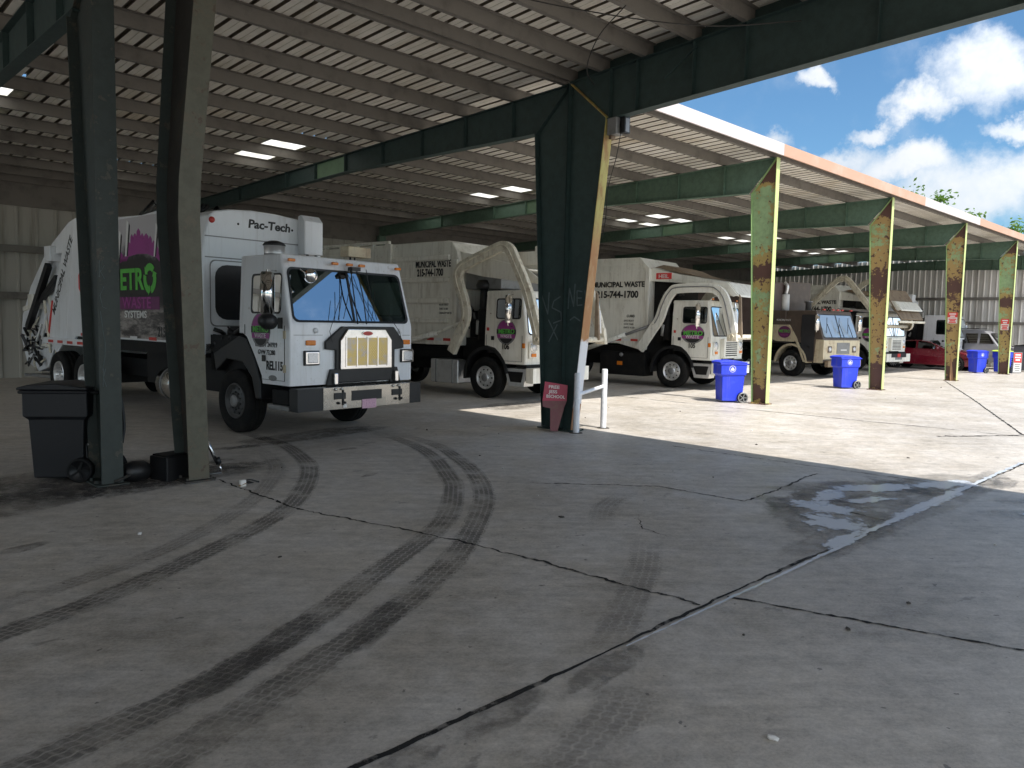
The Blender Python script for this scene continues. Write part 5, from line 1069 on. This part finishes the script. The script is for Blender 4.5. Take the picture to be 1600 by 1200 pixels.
# ------------------------------------------------------------------ cars
def car(name, label, cat, loc, rz, L, Wd, prof, glassprof, m, wy, Rt, spokes=True, roofm_=None):
    """prof: side outline (y from nose at 0 rearwards, z); glassprof: list of side window polygons; wheels at wy"""
    t = thing(name, label, cat, (*loc, 0), rz); b = MB(); n = len(prof); nx = 5; rows = []
    for k in range(-nx, nx+1):
        u = k/nx; row = []
        for (y, z) in prof:
            tum = 1-.16*max(0, (z-.95))/.6 if z > .95 else 1-.04*max(0, .5-z)
            row.append(b.bm.verts.new((u*Wd/2*tum, y+(.16 if y < 1 else -.10 if y > L-.8 else 0)*u*u, z-.035*u*u*(1 if z > 1.2 else 0))))
        rows.append(row)
    mi = b.mi(m)
    for r1, r2 in zip(rows, rows[1:]):
        for j in range(n):
            f = b.bm.faces.new([r1[j], r1[(j+1) % n], r2[(j+1) % n], r2[j]]); f.material_index = mi; f.smooth = True
    b.bm.faces.new(rows[0]).material_index = mi; b.bm.faces.new(rows[-1][::-1]).material_index = mi
    body = b.build('body', t, .04, 3, ang=28)
    xs = lambda z: Wd/2*(1-.16*max(0, z-.95)/.6)+.004
    for s in (-1, 1):
        for gp in glassprof:
            b = MB(); b.face([(s*xs(z), y, z) for y, z in gp], carglass); b.build('side_window', t)
        for y in wy:
            b = MB(); b.prism([(s*(Wd/2-.05), y+(Rt+.05)*math.cos(2*math.pi*i/28), Rt+(Rt+.05)*math.sin(2*math.pi*i/28)) for i in range(28)], (s*.056, 0, 0), chassis); b.build('wheel_well', t)
            w = MB(); h = .11; r = Rt*.72; w.lathe([(-h*s, r), (-h*s, Rt*.95), (-h*.7*s, Rt), (h*.7*s, Rt), (h*s, Rt*.95), (h*s, r)], (s*(Wd/2-.06), y, Rt), (1, 0, 0), rubber, 32); wo_ = w.build('wheel', t)
            w = MB(); w.lathe([(h*.9*s, r), (h*1.02*s, r*.94), (h*.6*s, r*.9), (h*.5*s, 0)], (s*(Wd/2-.06), y, Rt), (1, 0, 0), chassis, 28)
            for k in range(15):
                a = 2*math.pi*k/15; w.beam((s*(Wd/2+.045), y+.05*math.cos(a), Rt+.05*math.sin(a)), (s*(Wd/2+.04), y+r*.95*math.cos(a), Rt+r*.95*math.sin(a)), .022, .02, alu, up=(1, 0, 0))
            w.lathe([(h*.9*s, .0), (h*1.0*s, .06), (h*.8*s, .07)], (s*(Wd/2-.06), y, Rt), (1, 0, 0), alu, 14); w.build('rim', wo_)
    return t
carglass = glass_mat('car_glass', (.05, .06, .06), .12)
S = car('sedan', 'dark red four door sedan parked under the shed in front of a white truck', 'car', (39.92, 1.45), R(0), 4.87, 1.86,
        [(0.02, .30), (0.0, .55), (.10, .72), (.5, .86), (1.15, .98), (1.45, 1.02), (1.95, 1.28), (2.35, 1.43), (2.9, 1.48), (3.4, 1.43), (3.95, 1.25), (4.35, 1.10), (4.75, 1.05), (4.87, .85), (4.85, .45), (4.7, .26), (.3, .22)],
        [[(1.72, 1.03), (2.05, 1.27), (2.4, 1.385), (2.75, 1.41), (2.75, 1.04)], [(2.85, 1.04), (2.85, 1.41), (3.3, 1.385), (3.75, 1.24), (3.95, 1.10)]], redcar, (.98, 3.85), .335)
b = MB(); b.prism([(-.66, 1.50, 1.045), (.66, 1.50, 1.045), (.58, 2.30, 1.425), (-.58, 2.30, 1.425)], (0, -.012, .022), carglass); b.build('windshield', S)
for s in (-1, 1):
    b = MB(); b.lathe([(-.1, 0), (-.08, .07), (.02, .085), (.06, 0)], (s*1.02, 1.85, 1.08), (0, 1, 0), redcar, 14); b.build('mirror', S)
    b = MB(); b.prism([(s*.80, .10, .66), (s*.935, .42, .72), (s*.935, .55, .80), (s*.72, .20, .78)], (0, -.02, .0), lens); b.build('headlight', S)
b = MB(); b.box((-.6, -.03, .34), (.6, .02, .58), chassis); b.build('grille', S)
V = car('utility_vehicle', 'grey boxy utility vehicle with dark windows by the end wall', 'car', (43.75, .15), R(0), 5.0, 1.95,
        [(0, .42), (0, .95), (.12, 1.12), (1.2, 1.22), (1.45, 1.26), (1.9, 1.85), (2.15, 2.0), (2.6, 2.05), (4.6, 2.03), (4.85, 1.9), (5.0, 1.2), (5.0, .5), (4.8, .36), (.3, .36)],
        [[(1.62, 1.32), (1.95, 1.82), (2.30, 1.84), (2.30, 1.32)], [(2.42, 1.32), (2.42, 1.84), (3.0, 1.84), (3.0, 1.32)], [(3.15, 1.34), (3.15, 1.82), (3.9, 1.82), (3.9, 1.34)]], grey_body, (.95, 4.0), .40)
b = MB(); b.prism([(-.7, 1.42, 1.30), (.7, 1.42, 1.30), (.62, 1.88, 1.86), (-.62, 1.88, 1.86)], (0, -.015, .01), carglass); b.build('windshield', V)
b = MB()
for s in (-1, 1): b.beam((s*.7, 2.4, 2.09), (s*.7, 4.5, 2.08), .04, .03, black)
b.build('roof_rack', V)

# ------------------------------------------------------------------ bins, signs, bollards
def bin_thing(label, loc, rz, m, lidm, group, open_front=False, name='wheeled_bin'):
    t = thing(name, label, 'bin', (*loc, 0), rz, group)
    b = MB(); lo, hi = [(-.22, -.24), (.22, -.24), (.24, .28), (-.24, .28)], [(-.27, -.30), (.27, -.30), (.28, .34), (-.28, .34)]
    lv = [(x, y, .04) for x, y in lo]; mid = [(x*1.14, y*1.12, .68) for x, y in lo]; m2 = [(x*1.05+(.0), y*1.05, .72) for x, y in hi]; tp = [(x*1.05, y*1.05, 1.0) for x, y in hi]; k = b.mi(m)
    R_ = [[b.bm.verts.new(p) for p in rr] for rr in (lv, mid, m2, tp)]
    b.bm.faces.new(R_[0][::-1]).material_index = k
    for a, c in zip(R_, R_[1:]):
        for j in range(4): b.bm.faces.new([a[j], a[(j+1) % 4], c[(j+1) % 4], c[j]]).material_index = k
    b.bm.faces.new(R_[3]).material_index = k
    b.box((-.31, -.35, .965), (.31, .37, 1.0), m); b.box((-.16, .28, .12), (.16, .33, .7), m); b.build('bin_body', t, .02, 3)
    b = MB(); b.prism([(-.31, -.36, 1.003), (-.31, .36, 1.003), (-.31, .36, 1.03), (-.31, .05, 1.075), (-.31, -.25, 1.06), (-.31, -.36, 1.03)], (.62, 0, 0), lidm); b.build('lid', t, .015, 3)
    b = MB(); b.tube([(-.24, .36, .98), (-.24, .44, .98), (.24, .44, .98), (.24, .36, .98)], .016, lidm, 8); b.build('handle', t)
    for s in (-1, 1):
        b = MB(); b.lathe([(-.04, 0), (-.045, .10), (-.04, .135), (.04, .135), (.05, .118, chassis if m is bluedk else greysteel), (.045, .105, chassis if m is bluedk else greysteel), (.03, .10, black), (.03, 0, black)], (s*.28, .27, .135), (s, 0, 0), black, 24)
        for q in range(5): b.beam((s*.327, .27, .135), (s*.327, .27+.1*math.cos(q*1.2566), .135+.1*math.sin(q*1.2566)), .02, .008, chassis if m is bluedk else greysteel, up=(1, 0, 0))
        b.build('wheel', t)
    b = MB(); b.tube([(-.3, .27, .135), (.3, .27, .135)], .015, greysteel, 8); b.build('axle', t)
    return t
def bin_mark(t):
    b = MB(); n = 24; c = Vector((.292, -.02, .86)); U, V_ = Vector((0, 1, 0)), Vector((0, 0, 1))
    A = [c+U*.085*math.cos(2*math.pi*i/n)+V_*.085*math.sin(2*math.pi*i/n) for i in range(n)]; B_ = [c+U*.074*math.cos(2*math.pi*i/n)+V_*.074*math.sin(2*math.pi*i/n) for i in range(n)]
    b.loopring(A, B_, inkw); f = lambda u, v: c+U*u+V_*v
    b.face([f(-.055, -.01), f(.055, -.01), f(.0, .05)], inkw); b.face([f(-.045, -.04), f(.045, -.04), f(.045, -.012), f(-.045, -.012)], inkw); b.build('emblem', t)
BG = 'blue wheeled bins along the shed front'
B1 = bin_thing('blue wheeled bin with white emblem beside the nearest rusty green column', (15.0, .95), R(-128), blue, blue, BG); bin_mark(B1)
B2 = copy_tree(B1); B2.location = (22.45, 1.05, 0); B2.rotation_euler.z = R(-122); B2['label'] = 'blue wheeled bin with white emblem in front of the old brown truck'
B3 = copy_tree(B1); B3.location = (37.95, 1.25, 0); B3.rotation_euler.z = R(-115); B3['label'] = 'blue wheeled bin with white emblem between the red sedan and the far column'
B4 = bin_thing('blue wheeled bin with lime green lid behind the far column', (39.6, .62), R(-110), blue, lime, BG)
B5 = bin_thing('dark grey wheeled bin at the right edge beyond the lime lidded bin', (42.2, .22), R(0), P('dark_grey_plastic', (.09, .09, .10), .6), black, 'dark wheeled bins'); B5.scale = (1.25, 1.25, 1.25)
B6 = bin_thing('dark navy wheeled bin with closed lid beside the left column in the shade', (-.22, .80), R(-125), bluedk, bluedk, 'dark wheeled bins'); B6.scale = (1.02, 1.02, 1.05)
# bollards: two posts and a rail
bo = thing('pipe_barrier', 'white painted pipe barrier of two posts and a rail by the middle column', 'barrier', (7.50, -.41, 0))
for x, y, h in ((0, 0, 1.06), (.89, .11, 1.10)):
    b = MB(); b.lathe([(0, .055), (h-.02, .055), (h, .045), (h, 0)], (x, y, 0), (0, 0, 1), pipe_white, 20); b.lathe([(0, .12), (.012, .11), (.012, .05)], (x, y, 0), (0, 0, 1), concrete_old, 16); b.build('post', bo)
b = MB(); b.tube([(.05, .006, .68), (.84, .104, .78)], .032, pipe_white, 12, False); b.build('rail', bo)
# broken red sign
sg = thing('broken_sign', 'broken faded red sign with white wording leaning against the middle column', 'sign', (7.28, -.15, 0), R(-38)); sg.scale = (.82, .82, .90)
SP = [(-.14, .02), (-.14, .47), (-.30, .50), (-.31, .62), (-.255, 1.0), (.24, .93), (.22, .62), (.17, .5), (.02, .02)]
tilt = Matrix.Translation((0, 0, 0)) @ Matrix.Rotation(R(-9), 4, 'X')
b = MB(); b.prism([tilt @ Vector((x, 0, z)) for x, z in SP if z > .6]+[], (0, .012, 0), redsign); b.build('board', sg)
b = MB(); b.prism([tilt @ Vector((x, 0, z)) for x, z in ((-.14, .02), (-.14, .47), (-.30, .50), (-.31, .618), (.22, .618), (.17, .5), (.02, .02))], (0, .012, 0), tansign); b.build('peeled_board', sg)
TF = tilt @ FRONT
for q, zz, w in (('FREE', .87, .30), ('JESS', .775, .28), ('BSCHOOL', .685, .40)): 
    o = text(q, .085, tilt @ Vector((-w/2-.03, -.004, zz)), tilt.to_3x3().to_4x4() @ FRONT, signwhite, sg, w/.085/len(q)*1.55, .02, rot=-.05)
# small notices on the columns
def notice(label, x, y, z, w, h):
    t = thing('parking_notice', label, 'sign', (x, y, z), 0, 'red and white notices on the columns')
    b = MB(); b.box((-.004, -w/2, -h/2), (.0, w/2, h/2), signwhite); b.box((-.006, -w/2, 0.02), (-.0041, w/2, h/2), signred)
    bd_ = b.build('plate', t); b = MB()
    for zz, ww, mm in ((h*.36, .7, inkw), (h*.16, .5, inkw), (-h*.12, .8, signred), (-h*.26, .6, signred), (-h*.4, .75, signred)): b = MB(); b.box((-.009, -w*ww/2, zz-h*.05), (-.0062, w*ww/2, zz+h*.05), mm); b.build('wording', bd_)
notice('red and white notice on the fourth rusty column above the wooden plank', 4*BAY-.01, .27, 2.44, .34, .42)
notice('red and white notice on the far green column beside the lime lidded bin', 5*BAY-.01, .26, 2.28, .32, .50)
st = thing('notice_board', 'red and white upright notice board leaning at the foot of the far column', 'sign', (39.6, .0, 0), R(-50))
b = MB(); b.box((-.2, -.03, .02), (.2, .03, 1.0), greysteel); b.box((-.17, -.037, .52), (.17, -.0305, .97), signred); b.box((-.17, -.037, .06), (.17, -.0305, .5), signwhite); bd_ = b.build('board', st, .01)
b = MB()
for z, w in ((.88, .24), (.76, .26), (.64, .2)): b.box((-w/2, -.041, z-.035), (w/2, -.0375, z+.035), inkw); b.build('wording', bd_); b = MB()
for z, w in ((.42, .24), (.33, .2), (.24, .24), (.15, .18)): b.box((-w/2, -.041, z-.02), (w/2, -.0375, z+.02), greysteel); b.build('wording', bd_); b = MB()
b = MB(); b.prism([(-.07, 0, 0), (.07, 0, 0), (.07, .045, 0), (-.07, .045, 0)], (.06, .14, 1.35), wood); pk = b.build('wooden_plank', None, .006); pk.location = (4*BAY-.06, .14, 0); pk.rotation_euler = (0, 0, R(-40)); tag(pk, 'weathered brown plank propped at the foot of a rusty column', 'plank')
# ------------------------------------------------------------------ clutter at the left columns
ht = thing('hand_truck', 'black and silver hand truck leaning behind the left column', 'hand truck', (.12, .52, 0), R(20))
b = MB()
for x in (-.2, .2): b.tube(catmull([(x, 0, .14), (x, .04, .5), (x, .08, .8), (x*.8, .12, .95)], 5), .014, black, 8)
for z in (.25, .42): b.tube([(-.2, .01, z), (.2, .01, z)], .012, greysteel, 8)
b.build('frame', ht); b = MB(); b.tube(catmull([(.2, .1, 1.0), (.27, .06, .95), (.29, .02, .6), (.24, .0, .38)], 6), .02, black, 8); b.build('hose_loop', ht)
b = MB(); b.box((-.22, -.22, .0), (.22, .0, .012), alu); b.build('toe_plate', ht)
for s in (-1, 1): b = MB(); b.lathe([(-.03, 0), (-.03, .12), (.03, .12), (.03, 0)], (s*.24, .07, .12), (1, 0, 0), rubber, 18); b.build('wheel', ht)
b = MB(); b.box((-.19, -.16, 0), (.17, .16, .28), black); b.box((-.17, -.14, .28), (.15, .14, .30), chassis); cr = b.build('plastic_crate', None, .02); cr.location = (.72, .02, 0); cr.rotation_euler = (0, 0, R(15)); tag(cr, 'small black plastic crate on the ground against the second left column', 'crate')
b = MB(); pts = []
b.lathe([(-.17, 0), (-.16, .09), (-.05, .13), (.08, .12), (.17, .06), (.18, 0)], (0, 0, .11), (1, .2, 0), black, 14); b.tube(catmull([(-.1, -.1, .1), (-.25, -.16, .06), (-.3, -.05, .03), (-.45, .02, .03)], 5), .02, cable_m, 6)
bg = b.build('rubbish_bag'); bg.location = (.35, .12, 0); tag(bg, 'crumpled black bag lying beside the plastic crate', 'bag')
b = MB(); b.tube([(0, 0, .5), (.12, -.1, .14)], [.022, .022], steel, 10); b.tube([(.12, -.1, .2), (.14, -.115, .12)], .035, black, 10); b.tube([(.135, -.11, .14), (.17, -.14, .01)], .014, chrome, 8); b.tube([(.17, -.14, .012), (-.02, -.12, .012)], .01, greysteel, 6)
pj = b.build('jack_handle'); pj.location = (1.1, .05, 0); tag(pj, 'steel jack handle leaning at the foot of the second left column', 'tool')
b = MB(); b.face([(-.06, -.03, .004), (.02, -.05, .03), (.05, .02, .06), (-.02, .05, .02)], cardboard); b.face([(0, -.02, .05), (.06, -.02, .02), (.16, .03, .012), (.10, .05, .04)], black); b.tube(catmull([(.0, .0, .03), (.1, .06, .05), (.22, .04, .012)], 5), .01, cable_m, 6); b.box((-.03, -.03, .0), (.03, .02, .07), signwhite)
lt = b.build('litter_heap'); lt.location = (1.15, -.9, 0); tag(lt, 'crumpled paper and cable scrap on the bare concrete right of the columns', 'litter')
rnd = random.Random(21); dp = [(3.4, -3.4), (2.9, -4.2), (3.0, -7.4), (5.2, -7.4), (4.0, -7.9), (2.2, -7.3), (.6, -7.6), (1.6, -6.9), (5.9, -4.1), (4.2, -2.0), (8.9, -3.1), (9.6, -5.2), (10.4, -2.2), (12, .4), (9.3, .9), (3.2, -.3), (4.6, -1.1), (2.0, -.2), (-.4, -2.2), (.2, -3.6), (11.2, 1.8), (16, -2.5), (20, -1.4), (26, -.8), (30.8, -1.8), (5.6, 1.4), (6.3, .3)]
for i, (x, y) in enumerate(dp):
    b = MB(); r_ = rnd.uniform(.010, .026); k = b.mi(concrete_old if i % 3 else signwhite)
    bmesh.ops.create_icosphere(b.bm, subdivisions=1, radius=r_)
    for v in b.bm.verts: v.co = Vector((v.co.x*rnd.uniform(.7, 1.9), v.co.y*rnd.uniform(.6, 1.2), max(0, v.co.z*rnd.uniform(.3, .8)+.006)))
    o = b.build('debris_chip'); o.location = (x, y, .002); o.rotation_euler = (0, 0, rnd.uniform(0, 6)); tag(o, 'small chip of debris lying loose on the concrete floor', 'debris', 'debris scattered over the floor')
# ------------------------------------------------------------------ trees behind the shed
def tree(label, x, y, H, rad, seed, nleaf):
    t = thing('broadleaf_tree', label, 'tree', (x, y, 0), 0, 'trees beyond the shed'); rnd = random.Random(seed); b = MB(); tips = []
    b.tube([(0, 0, 0), (.1, .05, H*.3), (.0, .1, H*.55), (.05, 0, H*.8)], [.32, .25, .17, .07], barkm, 10)
    for k in range(26):
        a = rnd.uniform(0, 6.28); z0 = H*rnd.uniform(.35, .8); l = rad*rnd.uniform(.5, 1.05)*(1.15-.5*z0/H); tp = Vector((math.cos(a)*l, math.sin(a)*l, min(H, z0+l*rnd.uniform(.5, 1.1)))); md = Vector((math.cos(a)*l*.5, math.sin(a)*l*.5, z0+(tp.z-z0)*.4))
        b.tube([(0, 0, z0), md, tp], [.09, .05, .015], barkm, 5); tips += [tp, tp*.5+md*.5, md]
    tips.append(Vector((0, 0, H))); b.tube([(0, 0, H*.75), (0, 0, H)], [.08, .015], barkm, 5)
    b.build('trunk', t); b = MB(); k = b.mi(leafm)
    for i in range(int(nleaf*3)):
        c = rnd.choice(tips)+Vector((rnd.gauss(0, .5), rnd.gauss(0, .5), rnd.gauss(0, .35))); s = rnd.uniform(.14, .26)
        u = Vector((rnd.gauss(0, 1), rnd.gauss(0, 1), rnd.gauss(0, .6))).normalized(); v = u.orthogonal().normalized(); v = (v*math.cos(i)+u.cross(v)*math.sin(i))
        f = b.bm.faces.new([b.bm.verts.new(c+q) for q in (-u*s, v*s*.45, u*s, -v*s*.45)]); f.material_index = k
    b.build('crown', t, normals=False); return t
tree('taller sparse green tree rising behind the shed roof, to the left', 75, 14.6, 13.9, 3.0, 2, 5200)
tree('shorter green tree showing a small tuft above the roof, to the right', 75, 8.4, 10.9, 2.0, 5, 3000)
tree('slim green tree whose twig tip stands highest above the roof', 76, 17.3, 15.2, 1.0, 8, 900)
tree('small green tree barely topping the roof between its neighbours', 74, 11.3, 11.9, 1.3, 9, 1200)
